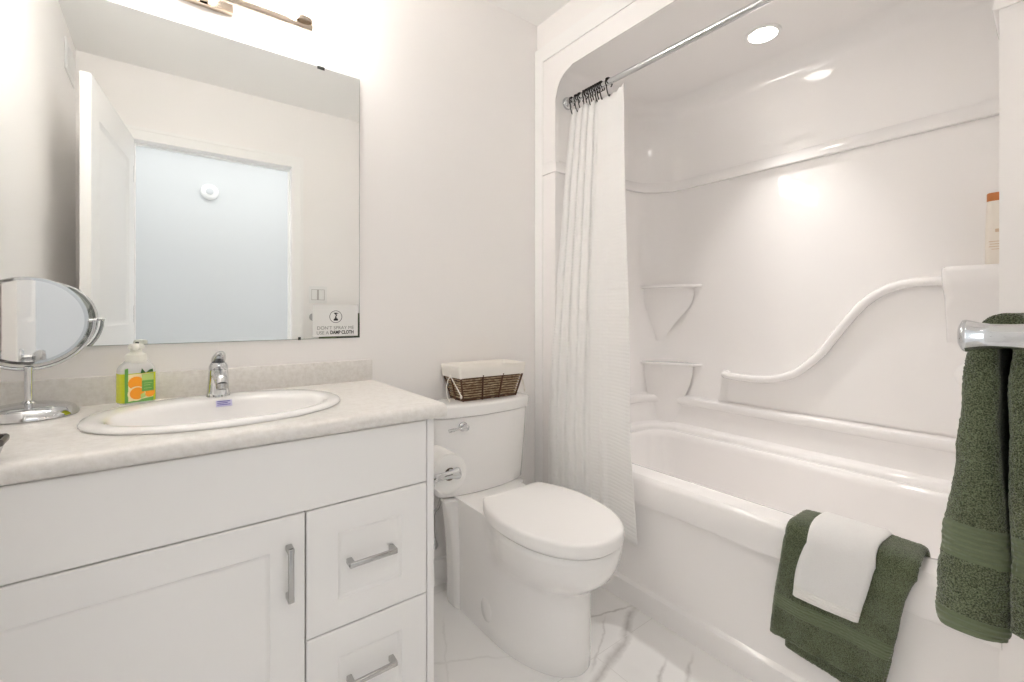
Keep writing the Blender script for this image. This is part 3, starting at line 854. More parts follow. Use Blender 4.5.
def pull(parent, c, horiz, L_=0.117):
    b = NB(); cx, cy, cz = c
    e = L_ / 2; r = 0.0055
    if horiz:
        box(b, cx - e, cx + e, cy - 0.030, cy - 0.022, cz - 0.006, cz + 0.006, .0025)
        for s in (-1, 1): box(b, cx + s * (e - .0065) - .0065, cx + s * (e - .0065) + .0065, cy - 0.0295, cy + 0.001, cz - 0.0065, cz + 0.0065, .002)
    else:
        box(b, cx - .006, cx + .006, cy - 0.030, cy - 0.022, cz - e, cz + e, .0025)
        for s in (-1, 1): box(b, cx - .0065, cx + .0065, cy - 0.0295, cy + 0.001, cz + s * (e - .0065) - .0065, cz + s * (e - .0065) + .0065, .002)
    obj('handle', b, steel_m, parent, smooth=50)


b = NB(); panel_board(b, (-0.363, YF, 0.08), (1, 0, 0), (0, 0, 1), (0, -1, 0), 0.2455 + 0.363, 0.6500 - 0.08, 0.019, [(0.07, 0.2455 + .363 - 0.07, 0.07, 0.57 - 0.07)], depth=0.006, bw=0.010)
dr = obj('door', b, cab_m, van); pull(dr, (0.212, YF, 0.531), False)
for z0, z1 in ((0.3595, 0.6500), (0.0800, 0.3560)):
    b = NB(); panel_board(b, (0.2490, YF, z0), (1, 0, 0), (0, 0, 1), (0, -1, 0), 0.546 - 0.249, z1 - z0, 0.019, [(0.069, 0.297 - 0.069, 0.066, (z1 - z0) - 0.066)], depth=0.006, bw=0.010)
    dr = obj('drawer', b, cab_m, van); pull(dr, (0.3955, YF, z0 + 0.151), True)

# worktop with its upstand
CT = 0.855
top = thing('countertop', 'pale speckled laminate countertop with backsplash carrying the oval sink', 'countertop', (0.105, 1.36, 0.82))
b = NB()
PR = [(D - 0.001, CT), (1.095, CT), (1.084, CT - 0.002), (1.076, CT - 0.008), (1.072, CT - 0.018), (1.074, CT - 0.028), (1.080, CT - 0.034), (1.088, CT - 0.0355), (D - 0.001, CT - 0.0355)]
extrude_poly(b, [(XL + 0.001, y, z) for y, z in PR], (0.598 - XL - 0.001, 0, 0))
slab = obj('slab', b, lam_m, top, smooth=50)
cb = NB(); lathe(cb, (0, 0, -0.1), (0, 0, 1), [(1, 0), (1, 0.2)], 64)
for v in cb.verts: v.co = Vector((v.co.x * 0.235 + 0.117, v.co.y * 0.165 + 1.32, v.co.z + CT)) - ORG[top]
bmesh.ops.recalc_face_normals(cb, faces=cb.faces[:])
cm = bpy.data.meshes.new('cut'); cb.to_mesh(cm); cb.free(); co_ = bpy.data.objects.new('cut', cm); C.objects.link(co_); co_.parent = top
md = slab.modifiers.new('cut', 'BOOLEAN'); md.operation = 'DIFFERENCE'; md.object = co_; md.solver = 'EXACT'
bpy.context.view_layer.update()
nm_ = bpy.data.meshes.new_from_object(slab.evaluated_get(bpy.context.evaluated_depsgraph_get()))
slab.modifiers.clear(); slab.data = nm_; nm_.name = 'slab'
bpy.data.objects.remove(co_)
b = NB(); box(b, XL + 0.001, 0.598, D - 0.020, D - 0.001, CT - 0.001, 0.930, .003); obj('backsplash', b, lam_m, top)

# sink
SX, SY = 0.117, 1.350
sink = thing('sink', 'white oval drop-in basin sunk in the vanity countertop', 'sink', (SX, SY, CT))
b = NB(); NS = 64


def ell(ax, ay, z, cy=0.0, n=2.15):
    out = []
    for i in range(NS):
        a = 2 * PI * i / NS; c, s = math.cos(a), math.sin(a)
        out.append((SX + ax * math.copysign(abs(c) ** (2 / n), c), SY + cy + ay * math.copysign(abs(s) ** (2 / n), s), z))
    return out


loft(b, [ell(0.268, 0.212, CT - .0), ell(0.273, 0.216, CT + 0.003), ell(0.273, 0.216, CT + 0.006), ell(0.269, 0.212, CT + 0.0105), ell(0.260, 0.203, CT + 0.013), ell(0.245, 0.190, CT + 0.0135, -.005), ell(0.232, 0.158, CT + 0.0125, -0.030), ell(0.224, 0.150, CT + 0.008, -0.032), ell(0.216, 0.142, CT - 0.006, -0.034),
         ell(0.195, 0.125, CT - 0.055, -0.034), ell(0.160, 0.100, CT - 0.100, -0.034), ell(0.10, 0.065, CT - 0.128, -0.034), ell(0.03, 0.025, CT - 0.135, -0.034)], True, False, True)
obj('bowl', b, porc_m, sink, smooth=60)
b = NB(); lathe(b, (SX, SY - .034, CT - 0.136), (0, 0, 1), [(0.024, 0), (0.024, 0.003), (0.018, 0.005), (0, 0.005)], 24); obj('drain', b, chrome_m, sink)
b = NB()
yb_ = SY + 0.1085
extrude_poly(b, [(0.103, yb_ - 0.0085, CT - 0.0085), (0.140, yb_ - 0.0085, CT - 0.0085), (0.140, yb_ + 0.004, CT + 0.0058), (0.103, yb_ + 0.004, CT + 0.0058)], (0, -0.0012, 0.0010))
stk = obj('sticker', b, sticker_m, sink, smooth=0)
for k in range(3):
    b = NB(); x1_ = 0.136 - (k % 2) * .006
    y_ = yb_ - 0.006 + k * .0034; z_ = CT - 0.0056 + k * 0.0039
    extrude_poly(b, [(0.106, y_, z_), (x1_, y_, z_), (x1_, y_ + .0014, z_ + .0016), (0.106, y_ + .0014, z_ + .0016)], (0, -0.0018, 0.0015))
    obj('print_line', b, stickerink_m, stk, smooth=0)

# faucet
FX, FY = 0.112, 1.508
fa = thing('faucet', 'chrome single-lever faucet at the back of the sink', 'faucet', (FX, FY, CT + 0.015))
b = NB(); zb = CT + 0.0130
lp = []
for z, hw, hd, yo in ((0, 0.0285, 0.027, 0), (0.004, 0.028, 0.0265, 0), (0.02, 0.0258, 0.025, -.001), (0.045, 0.0245, 0.025, -.004), (0.065, 0.0235, 0.025, -.007), (0.085, 0.0225, 0.024, -.008), (0.094, 0.018, 0.019, -.008)):
    lp.append([(FX + hw * math.cos(2 * PI * i / 28), FY + yo + hd * math.sin(2 * PI * i / 28), zb + z) for i in range(28)])
loft(b, lp, True, True, True)
obj('body', b, chrome_m, fa, smooth=60)
b = NB()
tube(b, smooth_path([(FX, FY - 0.010, zb + 0.062), (FX, FY - 0.035, zb + 0.066), (FX, FY - 0.070, zb + 0.062), (FX, FY - 0.098, zb + 0.054), (FX, FY - 0.108, zb + 0.044)], 5), [0.019] * 6 + [0.0175] * 5 + [0.016] * 5 + [0.0145] * 5, 18)
sp = obj('spout', b, chrome_m, fa, smooth=60)
b = NB(); lathe(b, (FX, FY - 0.106, zb + 0.046), (0, -0.25, -1), [(0.0125, 0), (0.0128, 0.012), (0.011, 0.014), (0.0095, 0.014), (0.0095, 0.010)], 20); obj('aerator', b, steel_m, sp)
b = NB()
lp = []
for s, z, hw, th in ((0.014, 0.088, 0.014, 0.010), (0.0, 0.100, 0.0175, 0.012), (-0.018, 0.110, 0.017, 0.010), (-0.040, 0.117, 0.014, 0.007), (-0.062, 0.124, 0.011, 0.005), (-0.070, 0.127, 0.008, 0.003)):
    lp.append([(FX + hw * math.cos(2 * PI * i / 18), FY + s - 0.006, zb + z + th * math.sin(2 * PI * i / 18)) for i in range(18)])
loft(b, lp, True, True, True)
obj('lever', b, chrome_m, fa, smooth=60)
b = NB(); lathe(b, (FX, FY - 0.029, zb + 0.081), (0, -1, 0.1), [(0.0045, 0), (0.0045, 0.003), (0.0, 0.004)], 14); obj('red_marker', b, mat('red_dot', (0.35, 0.05, 0.03), 0.4), fa)

# ------------------------------------------------------------------ hand soap
sp_ = thing('soap_bottle', 'clear pump soap bottle with orange and green citrus label beside the sink', 'soap bottle', (-0.066, 1.530, CT + 0.0125), math.radians(20))
HW, HD = 0.037, 0.0235


def sb(z, s, hw=HW, hd=HD, r=0.012): return [(x, y, z) for x, y in rrect(-hw * s, hw * s, -hd * s, hd * s, r * s, 5)]


b = NB()
loft(b, [sb(0, .93), sb(0.003, .99), sb(0.008, 1), sb(0.083, 0.99), sb(0.091, .96), sb(0.099, .84), sb(0.105, .66), sb(0.108, .58)], True, True, True)
obj('bottle', b, soapclear_m, sp_, local=True, smooth=50)
# wrap label (yellow-green sides) and printed front
b = NB()
loft(b, [sb(0.004, 1.012), sb(0.078, 1.010)], True, False, False)
lb = obj('label', b, soapliq_m, sp_, local=True, smooth=50)
yf = -HD * 1.012


def flat(name, m, polys, dy, parent=lb):
    b = NB()
    for q in polys:
        extrude_poly(b, [(x, yf - dy, z) for x, z in q], (0, -0.0003, 0))
    return obj(name, b, m, parent, local=True, smooth=0)


def disc(cx, cz, r, a0=0, a1=2 * PI, n=24, rz=None):
    rz = rz or r
    return [(cx + r * math.cos(a0 + (a1 - a0) * i / n), cz + rz * math.sin(a0 + (a1 - a0) * i / n)) for i in range(n + (0 if a1 - a0 > 6.2 else 1))]


LABEL = [('fruit_panel', peel_m, [(-0.024, 0.006), (0.028, 0.006), (0.028, 0.076), (-0.024, 0.076)], .0001),
         ('green_stripe', green_m, [(-0.031, 0.004), (-0.024, 0.004), (-0.024, 0.092), (-0.031, 0.090)], .0003),
         ('green_foot', green_m, [(-0.024, 0.004), (0.029, 0.004), (0.029, 0.014), (0.004, 0.011), (-0.024, 0.007)], .0003),
         ('whole_orange', orange_m, disc(-0.008, 0.053, 0.0165), .0005), ('whole_orange', orange_m, disc(0.021, 0.025, 0.011), .0005),
         ('slice_rind', peel_m, disc(-0.007, 0.026, 0.0185), .0007), ('orange_slice', orange_m, disc(-0.0055, 0.0265, 0.0155), .0009),
         ('name_panel', lime_m, [(0.004, 0.046), (0.029, 0.046), (0.029, 0.076), (0.004, 0.074)], .0010), ('lime_wedge', lime_m, [(0.002, 0.012), (0.012, 0.016), (0.010, 0.028), (0.001, 0.022)], .0011),
         ('text_panel', green_m, [(0.004, 0.030), (0.029, 0.030), (0.029, 0.058), (0.004, 0.058)], .0013),
         ('leaf', leaf_m, [(0.001, 0.077), (0.012, 0.078), (0.004, 0.090)], .0012), ('leaf', leaf_m, [(0.013, 0.078), (0.028, 0.079), (0.027, 0.087), (0.02, 0.085)], .0012),
         ('text_line', lime_m, [(0.008, 0.0505), (0.026, 0.0505), (0.026, 0.0515), (0.008, 0.0515)], .0016), ('text_line', lime_m, [(0.008, 0.045), (0.022, 0.045), (0.022, 0.046), (0.008, 0.046)], .0016), ('text_line', lime_m, [(0.008, 0.037), (0.025, 0.037), (0.025, 0.038), (0.008, 0.038)], .0016)]
for nm, m_, poly, dy in LABEL: flat(nm, m_, [poly], dy)
b = NB(); lathe(b, (0, 0, 0.104), (0, 0, 1), [(0.0215, 0), (0.0225, 0.003), (0.0225, 0.014), (0.021, 0.021), (0.0145, 0.025), (0.0125, 0.027), (0.012, 0.036)], 28)
pm = obj('pump_collar', b, pump_m, sp_, local=True)
b = NB()
lathe(b, (0, 0, 0.138), (0, 0, 1), [(0.013, 0), (0.0165, 0.002), (0.017, 0.009), (0.014, 0.014), (0, 0.0155)], 24)
tube(b, smooth_path([(0, 0, 0.145), (-0.006, -0.015, 0.146), (-0.011, -0.028, 0.143), (-0.012, -0.031, 0.138)], 4), [0.008] * 5 + [0.007] * 4 + [0.006] * 4, 12)
obj('pump_head', b, pump_m, sp_, local=True)

# ------------------------------------------------------------------ standing make-up mirror
mk = thing('makeup_mirror', 'round chrome tilting make-up mirror on a pedestal at the left end of the countertop', 'mirror', (-0.262, 1.540, CT + .0005), math.radians(6.5))
b = NB(); lathe(b, (0, 0, 0), (0, 0, 1), [(0.086, 0), (0.088, 0.003), (0.087, 0.008), (0.080, 0.019), (0.076, 0.0215), (0.074, 0.0215), (0.070, 0.0245), (0.045, 0.030), (0.014, 0.033), (0.0085, 0.038)], 48)
obj('base', b, chrome_m, mk, local=True, smooth=30)
b = NB(); lathe(b, (0, 0, 0.03), (0, 0, 1), [(0.0075, 0), (0.0075, 0.080), (0.0085, 0.083), (0.0085, 0.088), (0.005, 0.090)], 18); obj('stem', b, chrome_m, mk, local=True)
ZC = 0.226; RM = 0.102
b = NB(); tube(b, [((RM + .012) * math.sin(a), 0, ZC - (RM + .012) * math.cos(a)) for a in [PI / 2 * (i / 20 * 2 - 1) for i in range(21)]], 0.0042, 10)
obj('yoke', b, chrome_m, mk, local=True)
for s in (-1, 1):
    b = NB(); lathe(b, (s * (RM + .006), 0, ZC), (s, 0, 0), [(0.0035, -0.004), (0.0035, 0.005), (0.0055, 0.006), (0.0055, 0.010), (0, 0.011)], 14); obj('pivot_knob', b, chrome_m, mk, local=True)
tilt = Matrix.Translation((0, 0, ZC)) @ Matrix.Rotation(math.radians(0.5), 4, 'X') @ Matrix.Translation((0, 0, -ZC))
b = NB()
lathe(b, (0, 0.013, ZC), (0, -1, 0), [(RM - .006, 0.0), (RM, 0.0), (RM + .002, 0.006), (RM + .002, 0.010), (RM - .001, 0.013), (RM + .002, 0.016), (RM + .002, 0.020), (RM, 0.026), (RM - .006, 0.0265)], 72, False, False)
bmesh.ops.transform(b, matrix=tilt, verts=b.verts[:])
fr = obj('frame', b, chrome_m, mk, local=True, smooth=50)
for y, s in ((-0.0125, -1), (0.0125, 1)):
    b = NB(); lathe(b, (0, y - s * .003, ZC), (0, s, 0), [(RM - .005, 0), (RM - .005, 0.0028)], 72); bmesh.ops.transform(b, matrix=tilt, verts=b.verts[:])
    obj('glass', b, mkmir_m, fr, local=True, smooth=20)

# ------------------------------------------------------------------ dark tin at the left edge of the counter
tin = thing('tin_box', 'dark-rimmed grey metal tin at the left front edge of the countertop', 'box', (-0.278, 1.118, CT + .0005), math.radians(3))


def tb(s, z): return [(x, y, z) for x, y in rrect(-0.062 * s, 0.062 * s, -0.030 * s, 0.030 * s, 0.006, 4)]


b = NB(); loft(b, [tb(0.80, 0), tb(0.82, 0.002), tb(0.95, 0.030), tb(0.93, 0.030), tb(0.79, 0.004)], True, True, True); obj('body', b, greymet_m, tin, local=True)
b = NB(); loft(b, [tb(0.92, 0.028), tb(0.98, 0.026), tb(1.0, 0.029), tb(1.0, 0.034), tb(0.96, 0.037), tb(0.90, 0.035), tb(0.92, 0.028)], True, False, False); obj('rim', b, bronze_m, tin, local=True)

# ------------------------------------------------------------------ wall mirror
MX0, MX1, MZ0, MZ1 = XL + 0.003, 0.555, 1.011, 1.950
mir = thing('wall_mirror', 'large frameless rectangular mirror on the wall above the sink', 'mirror', ((MX0 + MX1) / 2, D - 0.003, MZ0))
b = NB(); box(b, MX0, MX1, D - 0.0055, D - 0.0006, MZ0, MZ1); obj('edge', b, glassedge_m, mir, smooth=0)
b = NB(); extrude_poly(b, [(MX0 + .0012, D - 0.0056, MZ0 + .0012), (MX1 - .0012, D - 0.0056, MZ0 + .0012), (MX1 - .0012, D - 0.0056, MZ1 - .0012), (MX0 + .0012, D - 0.0056, MZ1 - .0012)], (0, -0.0004, 0)); obj('glass', b, mirror_m, mir, smooth=0)
for x, z, s in ((0.421, MZ1, 1), (-0.069, MZ0, -1), (0.352, MZ0, -1), (-0.20, MZ1, 1)):
    b = NB(); hw = 0.012 if s > 0 else 0.004
    box(b, x - hw, x + hw, D - 0.0085, D - 0.0005, z - 0.006 * (s > 0) - .002, z + 0.006 * (s < 0) + .002, .001); obj('clip', b, dark_m, mir)
b = NB()
box(b, MX1 - 0.0045, MX1 - .0003, D - 0.0064, D - 0.006, MZ0, MZ0 + 0.055)
box(b, MX1 - 0.082, MX1 - .0003, D - 0.0064, D - 0.006, MZ0 + .0002, MZ0 + 0.0042)
obj('worn_edge', b, dark_m, mir, smooth=0, label='dark worn strip along the lower right mirror edge')

# sign stuck in the corner of the mirror
sg = thing('sign', 'small white paper sign with black lettering in the lower right corner of the mirror', 'sign', (0.470, D - 0.0062, 1.018))
sx0, sx1, sz0, sz1, sy = 0.393, 0.5475, 1.018, 1.129, D - 0.0068
b = NB(); box(b, sx0, sx1, sy - .0006, sy + .0002, sz0, sz1); obj('paper', b, signp_m, sg, smooth=0)
RT = ((1, 0, 0, 0), (0, 0, -1, 0), (0, 1, 0, 0), (0, 0, 0, 1))
cxs = (sx0 + sx1) / 2
text_mesh('lettering', "DON'T SPRAY ME", 0.0165, inkg_m, sg, (cxs, sy - .0008, 1.0475), RT, xscale=0.98)
text_mesh('lettering', "USE A", 0.0165, inkg_m, sg, (cxs - 0.044, sy - .0008, 1.0305), RT, xscale=0.95)
text_mesh('lettering', "DAMP CLOTH", 0.0165, ink_m, sg, (cxs + 0.0215, sy - .0008, 1.0315), RT, bold=0.00055, xscale=0.78)
b = NB()
cz = 1.087
A = [(cxs + .0215 * math.cos(2 * PI * i / 40), cz + .0215 * math.sin(2 * PI * i / 40)) for i in range(40)]
Bq = [(cxs + .0200 * math.cos(2 * PI * i / 40), cz + .0200 * math.sin(2 * PI * i / 40)) for i in range(40)]
loft(b, [[(x, sy - .0006, z) for x, z in A], [(x, sy - .0012, z) for x, z in A], [(x, sy - .0012, z) for x, z in Bq], [(x, sy - .0006, z) for x, z in Bq]], True)


def ip(poly):
    extrude_poly(b, [(cxs + x, sy - .0006, cz + z) for x, z in poly], (0, -.0006, 0))


ip([(-0.007, -0.014), (0.007, -0.014), (0.0075, -0.008), (0.004, -0.006), (-0.004, -0.006), (-0.0075, -0.008)])
ip([(-0.003, -0.006), (0.003, -0.006), (0.0015, 0.001), (0.0045, 0.005), (0.004, 0.0075), (-0.0015, 0.003)])
ip([(-0.006, 0.014), (0.005, 0.014), (0.006, 0.011), (0.001, 0.010), (0.004, 0.006), (-0.003, 0.0065), (-0.002, 0.010), (-0.0065, 0.0105)])
ip([(0.005, 0.011), (0.009, 0.013), (0.010, 0.0125), (0.006, 0.010)])
obj('spray_bottle_icon', b, ink_m, sg, smooth=0)

# ------------------------------------------------------------------ vanity light
LY, LZ = 1.555, 2.020
vl = thing('vanity_light', 'brushed nickel bar light with lit glass shades above the mirror', 'wall light', (0.085, D, LZ))
b = NB(); box(b, 0.012, 0.160, D - 0.022, D - 0.0005, 2.022, 2.142, .003); obj('backplate', b, nickel_m, vl)
b = NB(); box(b, -0.212, 0.372, LY - 0.009, LY + 0.009, LZ - 0.009, LZ + 0.007, .0015)
box(b, 0.074, 0.096, LY + 0.006, D - 0.02, LZ + 0.004, LZ + 0.018, .002)
box(b, 0.074, 0.096, D - 0.034, D - 0.02, LZ + 0.004, LZ + 0.05, .002)
obj('bar', b, nickel_m, vl)
for x in (-0.182, 0.085, 0.347):
    b = NB(); lathe(b, (x, LY, LZ + 0.006), (0, 0, 1), [(0.012, 0), (0.024, 0.003), (0.026, 0.006), (0.026, 0.014), (0.022, 0.017), (0.0, 0.018)], 28); cp = obj('lamp_cup', b, nickel_m, vl)
    b = NB(); lathe(b, (x, LY, LZ + 0.0225), (0, 0, 1), [(0.020, 0), (0.034, 0.003), (0.042, 0.012), (0.044, 0.025), (0.044, 0.12), (0.0425, 0.12), (0.0425, 0.02), (0.03, 0.006)], 32, True, True); obj('lamp_shade', b, shade_m, cp, smooth=50)

# ------------------------------------------------------------------ toilet paper on the vanity side
PX = 0.643; PZ = 0.6465
tp = thing('toilet_paper_holder', 'chrome two-post paper holder on the side panel of the vanity', 'toilet paper holder', (0.57, 1.19, PZ))
YP = (1.113, 1.285)
for y in YP:
    b = NB(); lathe(b, (0.5685, y, PZ), (1, 0, 0), [(0.022, 0), (0.022, 0.004), (0.013, 0.010), (0.0105, 0.022), (0.0105, 0.055), (0.0125, 0.068), (0.0165, 0.082), (0.0170, 0.085), (0.0155, 0.089), (0.0, 0.0905)], 24)
    obj('post', b, chrome_m, tp, smooth=50)
b = NB(); tube(b, [(PX, YP[0] + 0.008, PZ - .0), (PX, YP[1] - 0.008, PZ - .0)], 0.008, 14); obj('roller', b, chrome_m, tp)
b = NB()
RC = Vector((PX, 0, PZ - 0.0088)); lp = []
for r_, y in ((0.0185, 1.139), (0.054, 1.139), (0.0555, 1.1405), (0.0558, 1.146), (0.0558, 1.240), (0.0555, 1.2455), (0.054, 1.247), (0.0185, 1.247)):
    lp.append([(RC.x + r_ * math.cos(2 * PI * i / 48), y, RC.z + r_ * math.sin(2 * PI * i / 48)) for i in range(48)])
loft(b, lp, True)
roll = thing('toilet_paper_roll', 'white toilet paper roll hanging on the chrome holder beside the vanity', 'toilet paper', (PX, 1.193, RC.z))
obj('paper', b, paper_m, roll, smooth=50)
b = NB()
# loose sheet lying over the top of the roll
for r0 in (0.0572,):
    a0, a1 = 0.35 * PI, 0.95 * PI
    lp = [[(RC.x + rr * math.cos(a0 + (a1 - a0) * i / 20), y, RC.z + rr * math.sin(a0 + (a1 - a0) * i / 20)) for i in range(21)] for rr, y in ((r0 - .0004, 1.143), (r0 + .0012, 1.143), (r0 + .0012, 1.243), (r0 - .0004, 1.243))]
    loft(b, lp, False)
obj('loose_sheet', b, paper_m, roll, smooth=50)
b = NB()
lp = [[(RC.x + r_ * math.cos(2 * PI * i / 32), y, RC.z + r_ * math.sin(2 * PI * i / 32)) for i in range(32)] for r_, y in ((0.0184, 1.1388), (0.0184, 1.2472), (0.0172, 1.2472), (0.0172, 1.1388))]
lp.append(lp[0]); loft(b, lp, True)
obj('core', b, card_m, roll)

# ------------------------------------------------------------------ towels
tow_hang_m = towel_material('green_terry_hanging', *GREEN, [(0.272, 0.318), (0.387, 0.60)], grain=620)
tow_tub_m = towel_material('green_terry_draped', *GREEN, [(0.447, 0.485), (0.582, 0.80)], grain=560)
tow_white_m = towel_material('white_terry', (0.97, 0.965, 0.955), (0.93, 0.92, 0.91), (0.90, 0.885, 0.86), [(0.295, 0.60)], grain=700)

# towel bar on the wall beside the door
BX0, BX1, BY, BZ = 0.784, 1.270, 0.074, 1.072
tbar = thing('towel_bar', 'chrome towel bar with flared posts on the wall beside the doorway', 'towel bar', (1.03, YN, BZ))
for x in (BX0, BX1):
    b = NB(); lathe(b, (x, YN + 0.0005, BZ), (0, 1, 0), [(0.026, 0), (0.026, 0.004), (0.0195, 0.010), (0.0160, 0.022), (0.0150, 0.036), (0.0150, 0.052), (0.0165, 0.062), (0.0195, 0.072), (0.0200, 0.0745), (0.0192, 0.077), (0.012, 0.0805), (0.0, 0.0815)], 36)
    obj('post', b, chrome_m, tbar, smooth=50)
b = NB(); tube(b, [(BX0 + .008, BY, BZ), (BX1 - .008, BY, BZ)], 0.008, 16); obj('bar', b, chrome_m, tbar)


def hanging_towel():
    bm = NB(); uvl = bm.loops.layers.uv.new('UVMap')
    # centre line in (y, z) with half thickness; front leg first, over the bar, back leg
    fr_ = [(0.1030, 0.692, .0300), (0.1040, 0.703, .0335), (0.1035, 0.735, .0345), (0.1020, 0.80, .0315), (0.0995, 0.87, .0238), (0.0978, 0.95, .0178), (0.0965, 1.01, .0165), (0.0950, 1.050, .0135)]
    ar = [(BY + 0.0165 * math.cos(a), BZ + 0.002 + 0.0170 * math.sin(a), .0085) for a in (0.12 * PI, 0.32 * PI, 0.5 * PI, 0.68 * PI, 0.88 * PI)]
    bk_ = [(0.0560, 1.050, .0130), (0.0545, 1.01, .0185), (0.0540, 0.95, .0190), (0.0532, 0.87, .0185), (0.0525, 0.80, .0180), (0.0525, 0.74, .0180), (0.0530, 0.712, .0175)]
    pts = smooth_path([Vector(p) for p in fr_ + ar + bk_], 20)
    rows = []; s = 0; prev = None
    NXs = 0.004
    X0, X1 = 0.817, 1.16
    for k, p in enumerate(pts):
        y, z, h = p.x, p.y, p.z
        if prev is not None: s += (Vector((y, z)) - prev).length
        prev = Vector((y, z))
        t0, t1 = pts[max(k - 1, 0)], pts[min(k + 1, len(pts) - 1)]
        tg = Vector((t1.x - t0.x, t1.y - t0.y)).normalized(); nr = Vector((tg.y, -tg.x))   # outward
        # loop: around the slab cross-section (X, offset along nr)
        L_ = []
        n_end, n_len = 30, 60
        flare = 0.018 * max(0, min(1, (1.0 - z) / 0.3))
        x0 = X0 - flare * .5; x1 = X1
        for i in range(n_end + 1):          # near end, rounded, from inner to outer side
            a = -PI / 2 + PI * i / n_end
            L_.append((x0 + min(h, .03) * .55 * (1 - math.cos(a)), h * math.sin(a)))
        for i in range(1, n_len): L_.append((x0 + .015 + (x1 - x0 - .03) * i / n_len, h))
        for i in range(n_end + 1):
            a = PI / 2 - PI * i / n_end
            L_.append((x1 - min(h, .03) * .55 * (1 - math.cos(a)), h * math.sin(a)))
        for i in range(n_len - 1, 0, -1): L_.append((x0 + .015 + (x1 - x0 - .03) * i / n_len, -h))
        rows.append((y, z, nr, L_, s))
    V = []
    for (y, z, nr, L_, s) in rows:
        row = []
        for i, (x, o_) in enumerate(L_):
            P = Vector((x, y + nr.x * o_, z + nr.y * o_))
            amp = 0.0013 if z < 1.04 else 0.0008
            nz = noise.noise(P * 22) * 0.0040 * min(1, max(0, (1.07 - z) / .15)) + random.uniform(-1, 1) * amp * (0.35 if 0.272 < s < 0.318 or s < 0.018 else 1)
            P += Vector((-0.5 if x < 0.85 else 0, nr.x * (1 if o_ > 0 else -1) * (.8), nr.y)) * nz
            P.y = max(P.y, YN + 0.003)
            row.append((bm.verts.new(P), x, s))
        V.append(row)
    total = rows[-1][4]
    n = len(V[0])
    # V coordinate: distance from the bar top, so both legs carry the same bands
    ztop = max(r[1] for r in rows); ktop = max(range(len(rows)), key=lambda k: rows[k][1]); stop = rows[ktop][4]
    for a, c in zip(V[:-1], V[1:]):
        for i in range(n):
            j = (i + 1) % n
            q = (a[i], a[j], c[j], c[i])
            f = bm.faces.new([v[0] for v in q])
            for l, v in zip(f.loops, q): l[uvl].uv = (v[1], abs(v[2] - stop))
    for row in (V[0], V[-1]):
        f = bm.faces.new([v[0] for v in row])
        for l in f.loops: l[uvl].uv = (0, 0.5)
    return bm


ht = obj('green_towel', hanging_towel(), tow_hang_m, smooth=180)
tag(ht, 'dark green terry towel folded over the chrome towel bar at the right edge', 'towel')


def draped(prof, ytop, ybot, jit, thick, fold=0.0, NU=110, res=0.0035, wob=0.003, hem=None):
    """cloth over the rim: prof = (x, z) path from inside the tub over and down; ytop/ybot = (left, right) edges"""
    bm = NB(); uvl = bm.loops.layers.uv.new('UVMap')
    P = smooth_path([Vector((x, z, 0)) for x, z in prof], 10)
    # resample
    L_ = [0]
    for a, c in zip(P[:-1], P[1:]): L_.append(L_[-1] + (c - a).length)
    n = int(L_[-1] / res); pts = []; k = 0
    for i in range(n + 1):
        d = L_[-1] * i / n
        while k < len(L_) - 2 and L_[k + 1] < d: k += 1
        t = (d - L_[k]) / max(L_[k + 1] - L_[k], 1e-9)
        pts.append((P[k].lerp(P[k + 1], t), d))
    rows = []
    for i, (p, d) in enumerate(pts):
        t0 = pts[max(i - 2, 0)][0]; t1 = pts[min(i + 2, n)][0]; tg = (t1 - t0).normalized(); nr = Vector((-tg.y, tg.x))
        if nr.y < -0.2 or (abs(nr.y) <= 0.2 and nr.x > 0): nr = -nr
        f = d / L_[-1]
        drop = max(0, (0.485 - p.y) / 0.30) ** 0.75 if p.x < 1.42 else 0
        row = []
        for j in range(NU + 1):
            u = j / NU
            yl = ytop[0] + (ybot[0] - ytop[0]) * drop; yr = ytop[1] + (ybot[1] - ytop[1]) * drop
            y = yl + (yr - yl) * u + 0.003 * math.sin(d * 31 + u * 4) * (1 if u in (0, 1) else .6)
            e = min(u, 1 - u) * abs(yl - yr)
            nz = wob * noise.noise((y * 13, d * 11, 3.1 + wob * 100)) * (0.3 + drop) + random.uniform(-1, 1) * jit
            nz -= 0.006 * max(0, 1 - e / 0.010) ** 2
            zsag = (-0.022 * (u - 0.15) * drop if hem is None else hem * (u - .3) * drop)
            row.append((bm.verts.new((p.x + nr.x * nz, y, p.y + nr.y * nz + zsag)), u, d))
        rows.append(row)
    for a, c in zip(rows[:-1], rows[1:]):
        for j in range(NU):
            q = (a[j], a[j + 1], c[j + 1], c[j]); f = bm.faces.new([v[0] for v in q])
            for l, v in zip(f.loops, q): l[uvl].uv = (v[1] * .27, v[2])
    return bm


def add_draped(name, layers, m, thick, label, cat, parts=None):
    o = None
    for i, args in enumerate(layers):
        q = obj(name if i == 0 else 'under_layer', draped(**args), m, o, smooth=180) if i else obj(name, draped(**args), m, smooth=180)
        s = q.modifiers.new('thick', 'SOLIDIFY'); s.thickness = thick; s.offset = 0
        if i == 0: o = q
    tag(o, label, cat)
    return o


